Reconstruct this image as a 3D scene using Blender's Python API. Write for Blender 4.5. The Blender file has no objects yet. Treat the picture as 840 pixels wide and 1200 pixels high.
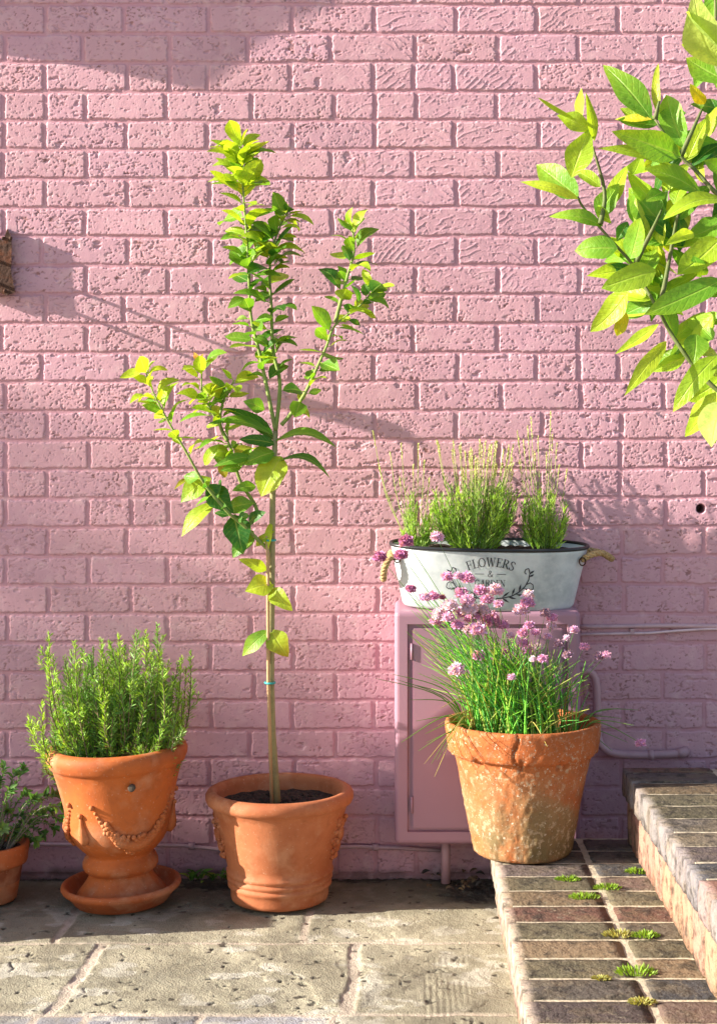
import bpy, bmesh, math, random
import numpy as np
from mathutils import Vector, Matrix, Quaternion
random.seed(7)
R = math.radians
C = bpy.context.scene.collection
sc = bpy.context.scene

# ------------------------------------------------------------------ camera
F = 1700.0; D = 3.767; H = 1.097; VX = 480.0; VY = 530.0      # focal length in photo pixels, distance to wall, eye height
cam = bpy.data.objects.new('camera', bpy.data.cameras.new('camera')); C.objects.link(cam)
cam.location = (0, -D, H); cam.rotation_euler = (R(90), 0, 0)
cam.data.sensor_fit = 'VERTICAL'; cam.data.sensor_height = 36; cam.data.lens = 36 * F / 1200
cam.data.shift_x = (420 - VX) / 1200; cam.data.shift_y = (VY - 600) / 1200
cam.data.clip_start = 0.05; cam.data.clip_end = 500
sc.camera = cam

# ------------------------------------------------------------------ light
SL = Vector((1.0, 0.175, -0.38))                               # the way the sunlight travels
w = bpy.data.worlds.new('World'); sc.world = w; w.use_nodes = True
nt = w.node_tree; bg = nt.nodes['Background']
sky = nt.nodes.new('ShaderNodeTexSky'); sky.sky_type = 'NISHITA'; sky.sun_disc = False
sky.sun_elevation = math.atan2(0.38, math.hypot(1, .175)); sky.sun_rotation = math.atan2(-SL.x, -SL.y)
nt.links.new(sky.outputs[0], bg.inputs[0]); bg.inputs[1].default_value = 0.092
sl = bpy.data.lights.new('sun', 'SUN'); sl.energy = 5.0; sl.angle = R(0.5); sl.color = (1, .93, .82)
so = bpy.data.objects.new('sun', sl); C.objects.link(so); so.location = (-4, -1, 4)
so.rotation_euler = SL.to_track_quat('-Z', 'Y').to_euler()
sc.view_settings.view_transform = 'Standard'; sc.view_settings.look = 'None'
sc.view_settings.gamma = 1; sc.view_settings.use_curve_mapping = False
sc.view_settings.exposure = 1.50

def P(px, py, d):                                              # photo pixel and distance from the camera -> a point
    return Vector(((px - VX) * d / F, d - D, H - (py - VY) * d / F))

# ------------------------------------------------------------------ helpers
def lat(seed, n=256):
    return np.random.RandomState(seed).rand(n, n)
_lc = {}
def vn(x, y, s, seed):                                         # value noise, 0..1
    if seed not in _lc: _lc[seed] = lat(seed)
    L = _lc[seed]; x = np.asarray(x) / s + 1000; y = np.asarray(y) / s + 1000
    xi = np.floor(x).astype(int); yi = np.floor(y).astype(int); fx = x - xi; fy = y - yi
    fx = fx * fx * (3 - 2 * fx); fy = fy * fy * (3 - 2 * fy)
    a = L[xi & 255, yi & 255]; b = L[(xi + 1) & 255, yi & 255]; c = L[xi & 255, (yi + 1) & 255]; d = L[(xi + 1) & 255, (yi + 1) & 255]
    return (a * (1 - fx) + b * fx) * (1 - fy) + (c * (1 - fx) + d * fx) * fy
def fb(x, y, s, seed, o=3):
    t = 0; a = 1; n = 0
    for k in range(o):
        t = t + a * vn(x, y, s, seed + k); n += a; a *= .5; s *= .5
    return t / n
def sst(a, b, x):
    t = np.clip((x - a) / (b - a), 0, 1); return t * t * (3 - 2 * t)

def props(o, label=None, cat=None, group=None, kind=None):
    if label: o['label'] = label
    if cat: o['category'] = cat
    if group: o['group'] = group
    if kind: o['kind'] = kind
    return o
def thing(name, label, cat, loc=(0, 0, 0), group=None):
    o = bpy.data.objects.new(name, None); C.objects.link(o); o.location = loc; o.empty_display_size = .05
    return props(o, label, cat, group)

class MB:
    def __init__(s): s.v = []; s.f = []; s.c = []; s.uv = {}
    def add(s, vs, fs, col=(1, 1, 1)):
        n = len(s.v); s.v += [tuple(v) for v in vs]; s.f += [tuple(i + n for i in f) for f in fs]
        s.c += (list(col) if isinstance(col, list) else [col] * len(vs))
    def tube(s, pts, rad, n=6, col=(1, 1, 1), cap=True):
        pts = [Vector(p) for p in pts]
        if not isinstance(rad, (list, tuple)): rad = [rad] * len(pts)
        vs = []; up = None
        for i, p in enumerate(pts):
            t = (pts[min(i + 1, len(pts) - 1)] - pts[max(i - 1, 0)]).normalized()
            if up is None:
                up = t.orthogonal().normalized()
            up = (up - t * up.dot(t)).normalized(); b = t.cross(up)
            for k in range(n):
                a = 2 * math.pi * k / n
                vs.append(p + (up * math.cos(a) + b * math.sin(a)) * rad[i])
        fs = [(i * n + k, i * n + (k + 1) % n, (i + 1) * n + (k + 1) % n, (i + 1) * n + k) for i in range(len(pts) - 1) for k in range(n)]
        if cap:
            fs.append(tuple(range(n))[::-1]); fs.append(tuple((len(pts) - 1) * n + k for k in range(n)))
        s.add(vs, fs, col)
    def box(s, a, b, col=(1, 1, 1)):
        x0, y0, z0 = a; x1, y1, z1 = b
        s.add([(x0, y0, z0), (x1, y0, z0), (x1, y1, z0), (x0, y1, z0), (x0, y0, z1), (x1, y0, z1), (x1, y1, z1), (x0, y1, z1)],
              [(0, 3, 2, 1), (4, 5, 6, 7), (0, 1, 5, 4), (1, 2, 6, 5), (2, 3, 7, 6), (3, 0, 4, 7)], col)
    def lathe(s, prof, n=96, col=(1, 1, 1), fn=None, close=True):
        vs = []; m = len(prof)
        for k in range(n):
            a = 2 * math.pi * k / n
            for (r, z) in prof:
                rr = r; zz = z
                if fn: rr, zz = fn(r, z, a)
                vs.append((rr * math.cos(a), rr * math.sin(a), zz))
        fs = [(k * m + i, ((k + 1) % n) * m + i, ((k + 1) % n) * m + i + 1, k * m + i + 1) for k in range(n) for i in range(m - 1)]
        if close: fs.append(tuple(k * m for k in range(n))[::-1]); fs.append(tuple(k * m + m - 1 for k in range(n)))
        s.add(vs, fs, col)
    def leaf(s, base, tip, wid, nrm, bend=0.1, fold=.25, col=(.1, .2, .03), tipcol=None, n=7, twist=0, blunt=.9):
        base = Vector(base); tip = Vector(tip); d = tip - base; L = d.length
        if L < 1e-6: return
        t = d / L; nn = Vector(nrm); nn = (nn - t * nn.dot(t))
        if nn.length < 1e-4: nn = t.orthogonal()
        nn.normalize(); side = t.cross(nn)
        vs = []; cs = []; tc = tipcol or col; n0 = len(s.v)
        for i in range(n + 1):
            u = i / n
            wv = wid * .5 * max(math.sin(math.pi * min(1, u ** .8)), 0) ** blunt
            if i == 0: wv = wid * .03
            c0 = base + d * u + nn * (math.sin(u * math.pi) * bend * L)
            q = Quaternion(t, twist * (u - .3)); sd = q @ side; n2 = q @ nn
            wob = 1 + .10 * math.sin(u * 9 + L * 300)
            for k in (-1, -.5, 0, .5, 1):
                s.uv[n0 + len(vs)] = (u, k)
                vs.append(c0 + sd * (wv * k * wob) + n2 * (abs(k) ** 1.3 * wv * fold))
                g = (.88 if k == 0 else 1.0)
                m = u * u * (0.5 + .5 * abs(k))
                cs.append(tuple((col[j] * (1 - m) + tc[j] * m) * (1.18 if k == 0 else 1) for j in range(3)))
        fs = [(i * 5 + k, i * 5 + k + 1, (i + 1) * 5 + k + 1, (i + 1) * 5 + k) for i in range(n) for k in range(4)]
        s.add(vs, fs, cs)
    def needle(s, p, q, wid, nrm, col, tipcol=None):
        p = Vector(p); q = Vector(q); d = q - p
        sd = d.cross(Vector(nrm))
        if sd.length < 1e-7: return
        sd = sd.normalized() * wid * .5; m = p + d * .55
        s.add([p - sd * .4, p + sd * .4, m + sd, q, m - sd], [(0, 1, 2, 4), (4, 2, 3)], [col, col, col, tipcol or col, col])
    def sphere(s, c, r, n=8, m=6, col=(1, 1, 1), sc_=(1, 1, 1)):
        c = Vector(c); vs = [c + Vector((0, 0, -r * sc_[2]))]
        for j in range(1, m):
            a = math.pi * j / m - math.pi / 2
            for k in range(n):
                b = 2 * math.pi * k / n
                vs.append(c + Vector((math.cos(a) * math.cos(b) * r * sc_[0], math.cos(a) * math.sin(b) * r * sc_[1], math.sin(a) * r * sc_[2])))
        vs.append(c + Vector((0, 0, r * sc_[2])))
        fs = [(0, 1 + (k + 1) % n, 1 + k) for k in range(n)]
        for j in range(m - 2):
            for k in range(n):
                a0 = 1 + j * n + k; a1 = 1 + j * n + (k + 1) % n; fs.append((a0, a1, a1 + n, a0 + n))
        l = len(vs) - 1; o = 1 + (m - 2) * n
        fs += [(o + k, o + (k + 1) % n, l) for k in range(n)]
        s.add(vs, fs, col)
    def build(s, name, mat, parent=None, smooth=True, loc=None):
        me = bpy.data.meshes.new(name); me.from_pydata(s.v, [], s.f)
        ca = me.color_attributes.new('Col', 'FLOAT_COLOR', 'POINT')
        arr = np.ones((len(s.v), 4), dtype=np.float32); arr[:, :3] = np.array(s.c, dtype=np.float32).reshape(-1, 3)
        ca.data.foreach_set('color', arr.ravel())
        if s.uv:
            la = me.attributes.new('Leaf', 'FLOAT_VECTOR', 'POINT'); l_ = np.zeros((len(s.v), 3), dtype=np.float32)
            for i_, (a_, b_) in s.uv.items(): l_[i_] = (a_, b_, 1)
            la.data.foreach_set('vector', l_.ravel())
        if smooth: me.polygons.foreach_set('use_smooth', np.ones(len(me.polygons), dtype=bool))
        me.materials.append(mat); me.update()
        o = bpy.data.objects.new(name, me); C.objects.link(o)
        if parent: o.parent = parent
        if loc is not None: o.location = loc
        return o

def gridmesh(name, X, Y, Z, col, mat, parent=None, skirt=None):
    """a height field: X,Y,Z arrays (n,m)"""
    n, m = X.shape; co = np.stack([X, Y, Z], -1).reshape(-1, 3).astype(np.float32)
    i = np.arange(n * m).reshape(n, m)
    q = np.stack([i[:-1, :-1], i[1:, :-1], i[1:, 1:], i[:-1, 1:]], -1).reshape(-1, 4).astype(np.int32)
    me = bpy.data.meshes.new(name); me.vertices.add(n * m); me.vertices.foreach_set('co', co.ravel())
    me.loops.add(q.size); me.loops.foreach_set('vertex_index', q.ravel())
    me.polygons.add(len(q)); me.polygons.foreach_set('loop_start', np.arange(0, q.size, 4, dtype=np.int32))
    me.polygons.foreach_set('loop_total', np.full(len(q), 4, dtype=np.int32))
    me.polygons.foreach_set('use_smooth', np.ones(len(q), dtype=bool))
    me.update(calc_edges=True)
    ca = me.color_attributes.new('Col', 'FLOAT_COLOR', 'POINT')
    a = np.ones((n * m, 4), dtype=np.float32); a[:, :3] = col.reshape(-1, 3); ca.data.foreach_set('color', a.ravel())
    me.materials.append(mat); me.validate()
    o = bpy.data.objects.new(name, me); C.objects.link(o)
    if parent: o.parent = parent
    return o

# ------------------------------------------------------------------ materials
def mat(name, col=(1, 1, 1), rough=.7, metal=0, noise=None, bump=None, attr=True, transl=0, spec=.5, spots=None, coat=0):
    """col multiplies the vertex colour; noise = [(scale, darkcolour, lo, hi, detail)] blends; bump = [(scale, strength, distance)]"""
    m = bpy.data.materials.new(name); m.use_nodes = True; t = m.node_tree; N = t.nodes; Lk = t.links
    bs = N['Principled BSDF']; bs.inputs['Roughness'].default_value = rough; bs.inputs['Metallic'].default_value = metal
    bs.inputs['Specular IOR Level'].default_value = spec; bs.inputs['Coat Weight'].default_value = coat
    tc = N.new('ShaderNodeTexCoord')
    mx = N.new('ShaderNodeMix'); mx.data_type = 'RGBA'; mx.blend_type = 'MULTIPLY'; mx.inputs[0].default_value = 1
    mx.inputs[7].default_value = (*col, 1)
    if attr:
        at = N.new('ShaderNodeAttribute'); at.attribute_name = 'Col'; Lk.new(at.outputs[0], mx.inputs[6])
    else: mx.inputs[6].default_value = (1, 1, 1, 1)
    cur = mx.outputs[2]
    for (s, c, lo, hi, det) in (noise or []):
        nz = N.new('ShaderNodeTexNoise'); nz.inputs['Scale'].default_value = s; nz.inputs['Detail'].default_value = det
        nz.inputs['Roughness'].default_value = .6
        Lk.new(tc.outputs['Object'], nz.inputs['Vector'])
        mr = N.new('ShaderNodeMapRange'); mr.inputs[1].default_value = lo; mr.inputs[2].default_value = hi; Lk.new(nz.outputs[0], mr.inputs[0])
        if len(c) == 4:
            ml = N.new('ShaderNodeMath'); ml.operation = 'MULTIPLY'; ml.inputs[1].default_value = c[3]; Lk.new(mr.outputs[0], ml.inputs[0]); fo = ml.outputs[0]
        else: fo = mr.outputs[0]
        x = N.new('ShaderNodeMix'); x.data_type = 'RGBA'; x.inputs[7].default_value = (*c[:3], 1)
        Lk.new(fo, x.inputs[0]); Lk.new(cur, x.inputs[6]); cur = x.outputs[2]
    Lk.new(cur, bs.inputs['Base Color'])
    prev = None
    for (s, st, di) in (bump or []):
        nz = N.new('ShaderNodeTexNoise'); nz.inputs['Scale'].default_value = s; nz.inputs['Detail'].default_value = 5
        Lk.new(tc.outputs['Object'], nz.inputs['Vector'])
        b = N.new('ShaderNodeBump'); b.inputs['Strength'].default_value = st; b.inputs['Distance'].default_value = di
        Lk.new(nz.outputs[0], b.inputs['Height'])
        if prev: Lk.new(prev, b.inputs['Normal'])
        prev = b.outputs[0]
    if prev: Lk.new(prev, bs.inputs['Normal'])
    if transl:
        tr = N.new('ShaderNodeBsdfTranslucent'); ms = N.new('ShaderNodeMixShader'); ms.inputs[0].default_value = transl
        g = N.new('ShaderNodeMix'); g.data_type = 'RGBA'; g.blend_type = 'MULTIPLY'; g.inputs[0].default_value = 1; g.inputs[7].default_value = (1.25, 1.15, .5, 1)
        Lk.new(cur, g.inputs[6]); Lk.new(g.outputs[2], tr.inputs[0])
        if prev: Lk.new(prev, tr.inputs['Normal'])
        Lk.new(bs.outputs[0], ms.inputs[1]); Lk.new(tr.outputs[0], ms.inputs[2]); Lk.new(ms.outputs[0], N['Material Output'].inputs[0])
    return m

M = {}
M['paint'] = mat('pink_masonry_paint', rough=.75, spec=.3, noise=[(7, (.52, .28, .32, .4), .45, .7, 4), (24, (.72, .47, .48, .4), .52, .7, 5), (70, (.38, .19, .21, .4), .60, .75, 4)], bump=[(240, .30, .0016), (700, .25, .0008)])
M['stone'] = mat('paving_stone', rough=.85, noise=[(5, (.16, .135, .085, .55), .42, .7, 6), (26, (.30, .27, .20, .55), .5, .75, 6), (90, (.12, .10, .075, .3), .54, .72, 5)], bump=[(60, .5, .004), (260, .9, .003)])
M['ground'] = mat('yard_ground', col=(.24, .22, .18), attr=False, rough=.9, noise=[(3, (.17, .15, .11), .4, .7, 6)], bump=[(40, .5, .01)])
M['brick'] = mat('step_brick', rough=.9, spec=.25, noise=[(13, (.17, .125, .07, .45), .48, .62, 7), (30, (.03, .025, .02, .75), .50, .64, 7), (75, (.24, .20, .14, .55), .56, .68, 6), (170, (.02, .018, .015, .7), .62, .7, 4), (210, (.42, .38, .31, .6), .68, .74, 3)], bump=[(60, .8, .006), (220, .8, .003)])
M['mortar'] = mat('mortar', rough=.9, noise=[(30, (.28, .22, .15, .6), .45, .7, 5), (120, (.20, .16, .11, .5), .55, .7, 5)], bump=[(90, .8, .004)])
M['terra'] = mat('terracotta', rough=.72, spec=.35, noise=[(6, (.28, .065, .018, .7), .42, .60, 7), (11, (.56, .28, .15, .5), .50, .66, 7), (55, (.26, .085, .03, .4), .56, .70, 5), (150, (.62, .44, .31, .45), .64, .74, 3)], bump=[(45, .25, .003), (300, .4, .0012)])
M['soil'] = mat('soil', col=(.035, .02, .013), attr=False, rough=.95, noise=[(90, (.10, .06, .035), .5, .7, 5)], bump=[(120, 1, .012)])
M['metalpaint'] = mat('pink_box_paint', rough=.42, spec=.4, noise=[(6, (.33, .17, .23, .3), .4, .7, 3)], bump=[(25, .05, .003)])
M['zinc'] = mat('whitewashed_zinc', rough=.5, metal=.15, noise=[(12, (.38, .42, .44, .9), .42, .68, 7), (70, (.72, .73, .72, .5), .5, .7, 5)], bump=[(10, .12, .004), (120, .1, .001)])
M['black'] = mat('black_enamel', col=(.02, .02, .022), attr=False, rough=.35, bump=[(60, .2, .001)])
M['ink'] = mat('stencil_paint', col=(.035, .035, .045), attr=False, rough=.7)
M['rope'] = mat('rope', col=(.50, .33, .15), attr=False, rough=.9, noise=[(200, (.30, .18, .07), .45, .65, 3)], bump=[(300, .8, .002)])
M['rust'] = mat('rusty_iron', col=(.06, .022, .01), attr=False, rough=.85, noise=[(40, (.16, .045, .015), .5, .7, 5)], bump=[(90, .8, .003)])
M['wood'] = mat('weathered_timber', col=(.22, .17, .11), attr=False, rough=.85, noise=[(12, (.12, .09, .06), .45, .7, 5)], bump=[(60, .4, .003)])
M['leaf'] = mat('citrus_leaf', rough=.42, transl=.46, spec=.4, noise=[(45, (.10, .24, .02, .30), .5, .7, 3), (25, (.50, .55, .03, .25), .55, .75, 3)], bump=[(110, .55, .003)])
M['herb'] = mat('herb_leaf', rough=.55, transl=.30, spec=.35)
M['petal'] = mat('chive_petal', rough=.6, transl=.30)
M['bark'] = mat('green_bark', rough=.75, noise=[(60, (.16, .12, .06, .6), .45, .7, 4)], bump=[(150, .5, .002)])
M['woodstem'] = mat('brown_stem', rough=.85, bump=[(150, .5, .002)])
M['tie'] = mat('teal_plant_tie', col=(.03, .35, .33), attr=False, rough=.5)
M['pipe'] = mat('pink_painted_pipe', rough=.5, noise=[(30, (.36, .20, .22, .4), .5, .7, 4)], bump=[(80, .2, .002)])

def add_veins(m):
    t = m.node_tree; N = t.nodes; Lk = t.links; bs = N['Principled BSDF']
    at = N.new('ShaderNodeAttribute'); at.attribute_name = 'Leaf'; sp = N.new('ShaderNodeSeparateXYZ'); Lk.new(at.outputs[1], sp.inputs[0])
    def ma(op, a, b=0.0):
        n = N.new('ShaderNodeMath'); n.operation = op
        for i, x in enumerate((a, b)):
            if isinstance(x, (int, float)): n.inputs[i].default_value = x
            else: Lk.new(x, n.inputs[i])
        return n.outputs[0]
    av = ma('ABSOLUTE', sp.outputs[1]); ph = ma('SUBTRACT', ma('MULTIPLY', sp.outputs[0], 9.0), ma('MULTIPLY', av, 1.9))
    fr = ma('ABSOLUTE', ma('SUBTRACT', ma('FRACT', ph), .5))
    line = N.new('ShaderNodeMapRange'); line.inputs[1].default_value = .16; line.inputs[2].default_value = 0; Lk.new(fr, line.inputs[0])
    mid = N.new('ShaderNodeMapRange'); mid.inputs[1].default_value = .10; mid.inputs[2].default_value = .0; Lk.new(av, mid.inputs[0])
    v = ma('MULTIPLY', ma('MAXIMUM', ma('MULTIPLY', line.outputs[0], .22), mid.outputs[0]), sp.outputs[2])
    src = bs.inputs['Base Color'].links[0].from_socket
    mx = N.new('ShaderNodeMix'); mx.data_type = 'RGBA'; mx.inputs[7].default_value = (.55, .66, .16, 1)
    Lk.new(ma('MULTIPLY', v, .42), mx.inputs[0]); Lk.new(src, mx.inputs[6])
    for l in list(src.links):
        if l.to_node != mx: Lk.new(mx.outputs[2], l.to_socket)
    b = N.new('ShaderNodeBump'); b.invert = True; b.inputs['Strength'].default_value = .6; b.inputs['Distance'].default_value = .0015; Lk.new(v, b.inputs['Height'])
    old = bs.inputs['Normal'].links[0].from_socket; Lk.new(old, b.inputs['Normal'])
    for l in list(old.links):
        if l.to_node != b: Lk.new(b.outputs[0], l.to_socket)
add_veins(M['leaf'])

# weathering on the big pot: limy bloom low down, algae at the foot, bare terracotta at the rim
def big_pot_mat():
    m = bpy.data.materials.new('weathered_terracotta'); m.use_nodes = True; t = m.node_tree; N = t.nodes; Lk = t.links
    bs = N['Principled BSDF']; bs.inputs['Roughness'].default_value = .85; bs.inputs['Specular IOR Level'].default_value = .25
    tc = N.new('ShaderNodeTexCoord'); sp = N.new('ShaderNodeSeparateXYZ'); Lk.new(tc.outputs['Object'], sp.inputs[0])
    def nz(s, d=5):
        n = N.new('ShaderNodeTexNoise'); n.inputs['Scale'].default_value = s; n.inputs['Detail'].default_value = d; n.inputs['Roughness'].default_value = .65
        Lk.new(tc.outputs['Object'], n.inputs['Vector']); return n.outputs[0]
    def mr(i, a, b, c=0, d=1):
        n = N.new('ShaderNodeMapRange'); n.inputs[1].default_value = a; n.inputs[2].default_value = b; n.inputs[3].default_value = c; n.inputs[4].default_value = d
        Lk.new(i, n.inputs[0]); return n.outputs[0]
    def math_(op, a, b):
        n = N.new('ShaderNodeMath'); n.operation = op
        for i, x in enumerate((a, b)):
            if isinstance(x, (int, float)): n.inputs[i].default_value = x
            else: Lk.new(x, n.inputs[i])
        return n.outputs[0]
    def mix(f, a, b):
        n = N.new('ShaderNodeMix'); n.data_type = 'RGBA'; Lk.new(f, n.inputs[0])
        for i, x in ((6, a), (7, b)):
            if isinstance(x, tuple): n.inputs[i].default_value = (*x, 1)
            else: Lk.new(x, n.inputs[i])
        return n.outputs[2]
    c = mix(mr(nz(14), .4, .68), (.46, .125, .034), (.36, .10, .03))
    low = mr(sp.outputs[2], .245, .12)                         # 1 on the body, 0 at the rim
    c = mix(math_('MULTIPLY', low, mr(nz(9), .36, .56)), c, (.30, .185, .085))
    foot = mr(sp.outputs[2], .19, .02)
    c = mix(math_('MULTIPLY', foot, mr(nz(12), .35, .6)), c, (.17, .125, .055))
    c = mix(math_('MULTIPLY', mr(nz(75, 4), .53, .64), mr(nz(9), .36, .60, .05, .72)), c, (.52, .40, .26))
    c = mix(math_('MULTIPLY', mr(nz(130, 2), .655, .70), .85), c, (.62, .54, .42))
    c = mix(math_('MULTIPLY', mr(nz(220, 3), .60, .68), .6), c, (.10, .07, .035))
    Lk.new(c, bs.inputs['Base Color'])
    prev = None
    for s, st, di in ((40, .5, .004), (140, .7, .003), (420, .5, .001)):
        b = N.new('ShaderNodeBump'); b.inputs['Strength'].default_value = st; b.inputs['Distance'].default_value = di
        Lk.new(nz(s), b.inputs['Height'])
        if prev: Lk.new(prev, b.inputs['Normal'])
        prev = b.outputs[0]
    Lk.new(prev, bs.inputs['Normal'])
    return m
M['oldterra'] = big_pot_mat()

# ================================================================== SETTING
# ---- brick wall, a real relief of bricks, joints, pits and creases
S = D / F                                                      # metres per photo pixel on the wall
ROW = 33.97 * S
def build_wall():
    def axis(lo, a, b, hi, fine, coarse):
        return np.concatenate([np.arange(lo, a, coarse), np.arange(a, b, fine), np.arange(b, hi + coarse, coarse)])
    xs = axis(-2.2, -1.12, .84, 2.2, .0019, .012); zs = axis(-.02, -.02, 2.32, 3.0, .0019, .012)
    X, Z = np.meshgrid(xs, zs, indexing='ij')
    wx = X + (fb(X, Z, .03, 11, 2) - .5) * .0045; wz = Z + (fb(X, Z, .05, 21, 2) - .5) * .006 + (vn(X, Z, .5, 31) - .5) * .003
    row = np.floor(wz / ROW).astype(int); zf = wz - row * ROW
    dz = np.minimum(zf, ROW - zf)
    rnd = np.random.RandomState(5)
    dx = np.full(X.shape, 9.); uu = np.zeros(X.shape); bid = np.zeros(X.shape, int)
    for r in range(row.min(), row.max() + 1):
        m = row == r
        i_ = 28 - r                                            # row counted from photo y = 40
        off = 4 if i_ % 2 == 0 else 52
        if i_ > 11: off += 3
        js = []
        for k in range(-7, 16):
            x = off + 96.3 * k + rnd.uniform(-3, 3)
            js.append(x)
            if rnd.rand() < .09: js.append(x + 48 + rnd.uniform(-3, 3))
        js = np.array(sorted(js)); js = (js - VX) * S
        xx = wx[m]; idx = np.searchsorted(js, xx); idx = np.clip(idx, 1, len(js) - 1)
        dx[m] = np.minimum(xx - js[idx - 1], js[idx] - xx); uu[m] = xx - js[idx - 1]; bid[m] = (r + 3) * 64 + idx
    hz = .0036; hx = .0046
    ez = dz - hz; ex = dx - hx
    ed = np.minimum(ez, ex)
    corner = (ez < .006) & (ex < .006)
    ed = np.where(corner, .006 - np.sqrt(np.maximum(.006 - ez, 0) ** 2 + np.maximum(.006 - ex, 0) ** 2), ed)
    face = sst(-.0002, .0030, ed + (fb(X, Z, .007, 41, 2) - .5) * .0045)
    br = np.random.RandomState(9).rand(64 * 60, 6); b = br[bid % (64 * 60)]
    h = face * (.0024 + .0010 * b[..., 0])                     # brick stands proud of the joint
    h += face * ((fb(X, Z, .05, 51, 2) - .5) * .0008 + (fb(X, Z, .012, 61, 2) - .5) * .0003)
    h += (1 - face) * (fb(X, Z, .02, 71, 2) - .5) * .0007
    # creased bricks: top right of the wall
    px = X / S + VX; py = 1025 - Z / S
    zone = sst(395, 455, px + (vn(X, Z, .1, 81) - .5) * 60) * sst(330, 290, py + (b[..., 1] - .5) * 60)
    creased = face * np.where(b[..., 2] < .9, 1, 0) * zone
    # pits: torn, elongated
    ang = X * .9 + Z * .3
    pz = fb(X + 3 + (vn(X, Z, .02, 95) - .5) * .012, Z * 1.5 + (vn(X, Z, .02, 96) - .5) * .012, .0062, 91, 3)
    amt = vn(X, Z, .045, 101) * .13 + b[..., 3] * .09 - .055
    pit = sst(.72 - amt, .745 - amt, pz)
    big = sst(.76, .785, fb(X + 9, Z * 1.9, .026, 111, 3) + b[..., 4] * .03)
    edgebias = sst(.016, .002, ed) * .5 + .65
    fade = 1 - .45 * sst(480, 640, py) * sst(520, 250, px)
    h -= face * (1 - creased) * (pit * .0016 * edgebias + big * .0026) * fade
    ca = (b[..., 5] - .5) * 1.4 + .45; up_ = zf - (ca * (uu - .04) - 3.2 * (uu - .06) ** 2) + (fb(X, Z, .03, 121, 3) - .5) * .020
    ph = up_ / .0200 + b[..., 4] * 7; fr = np.abs((ph % 1) - .5) * 2
    gate = sst(.42, .58, fb(X, Z * 1.6, .028, 131, 2) + (b[..., 2] - .5) * .12)
    line = sst(.17, .03, fr) * gate
    h += creased * line * .0013
    h += creased * (sst(.07, .0, np.abs(2 * fb(X, Z * 1.8, .022, 141, 2) - 1)) * .0007 * (1 - gate))
    h -= creased * sst(.74, .77, fb(X + 5, Z * 1.8, .009, 151, 2)) * .0012
    # drilled hole by the right edge of the photograph
    hp = P(820.5, 596, D); rr = np.hypot(X - hp.x, Z - hp.z)
    hole = sst(.0125, .0095, rr); h = h * (1 - hole) - hole * .05
    col = np.ones(X.shape + (3,)) * np.array([.60, .325, .37])
    tone = (fb(X, Z, .25, 161, 3) - .5) * .14 + (b[..., 0] - .5) * .13 * face
    col *= (1 + tone)[..., None]
    col *= (1 - .13 * (1 - face) * np.array([.8, 1.1, 1.0])[:, None, None]).transpose(1, 2, 0) if False else (1 - (1 - face)[..., None] * np.array([.07, .15, .14]))
    col *= 1 - (sst(.0012, -.0012, np.abs(ed) - .0003) * (vn(X, Z, .03, 191) > .35))[..., None] * np.array([.22, .32, .32])
    col[..., 2] *= 1 + (b[..., 4] - .5) * .05
    bare = (np.clip(pit * (1 - creased), 0, 1) * (.24 + .6 * sst(.56, .85, fb(X, Z, .02, 171, 2) + amt)) * face * (.55 + .45 * fade))[..., None]
    col = col * (1 - bare) + np.array([.24, .10, .085]) * bare
    col = col * (1 - hole[..., None]) + .01 * hole[..., None]
    foot_tone = sst(.03, .0, Z + (fb(X, Z, .04, 181, 2) - .5) * .03)[..., None]*.75  # darker and browner towards the foot of the wall
    col = col * (1 - foot_tone) + np.array([.10, .07, .055]) * foot_tone
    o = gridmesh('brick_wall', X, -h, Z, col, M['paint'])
    # body of the wall behind the face
    bm = bmesh.new(); bm.from_mesh(o.data)
    n, m = X.shape
    bm.verts.ensure_lookup_table()
    ring = [i * m for i in range(n)] + [(n - 1) * m + j for j in range(1, m)] + [i * m + m - 1 for i in range(n - 2, -1, -1)] + [j for j in range(m - 2, 0, -1)]
    fr = [bm.verts[k] for k in ring]; bk = [bm.verts.new((v.co.x, .22, v.co.z)) for v in fr]
    for k in range(len(fr)):
        k2 = (k + 1) % len(fr)
        try: bm.faces.new((fr[k], bk[k], bk[k2], fr[k2]))
        except ValueError: pass
    cl = bm.verts.layers.float_color.get('Col')
    for v in bk: v[cl] = (.55, .32, .36, 1)
    bm.faces.new(bk[::-1]); bm.to_mesh(o.data); bm.free()
    props(o, 'tall brick wall painted dusty pink, rough pitted bricks', 'wall')
    return o
build_wall()

# ---- ground sheet and stone paving
g = MB(); g.add([(-60, -60, -.03), (60, -60, -.03), (60, 60, -.03), (-60, 60, -.03)], [(0, 1, 2, 3)])
props(g.build('ground', M['ground'], smooth=False), kind='structure')

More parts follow.
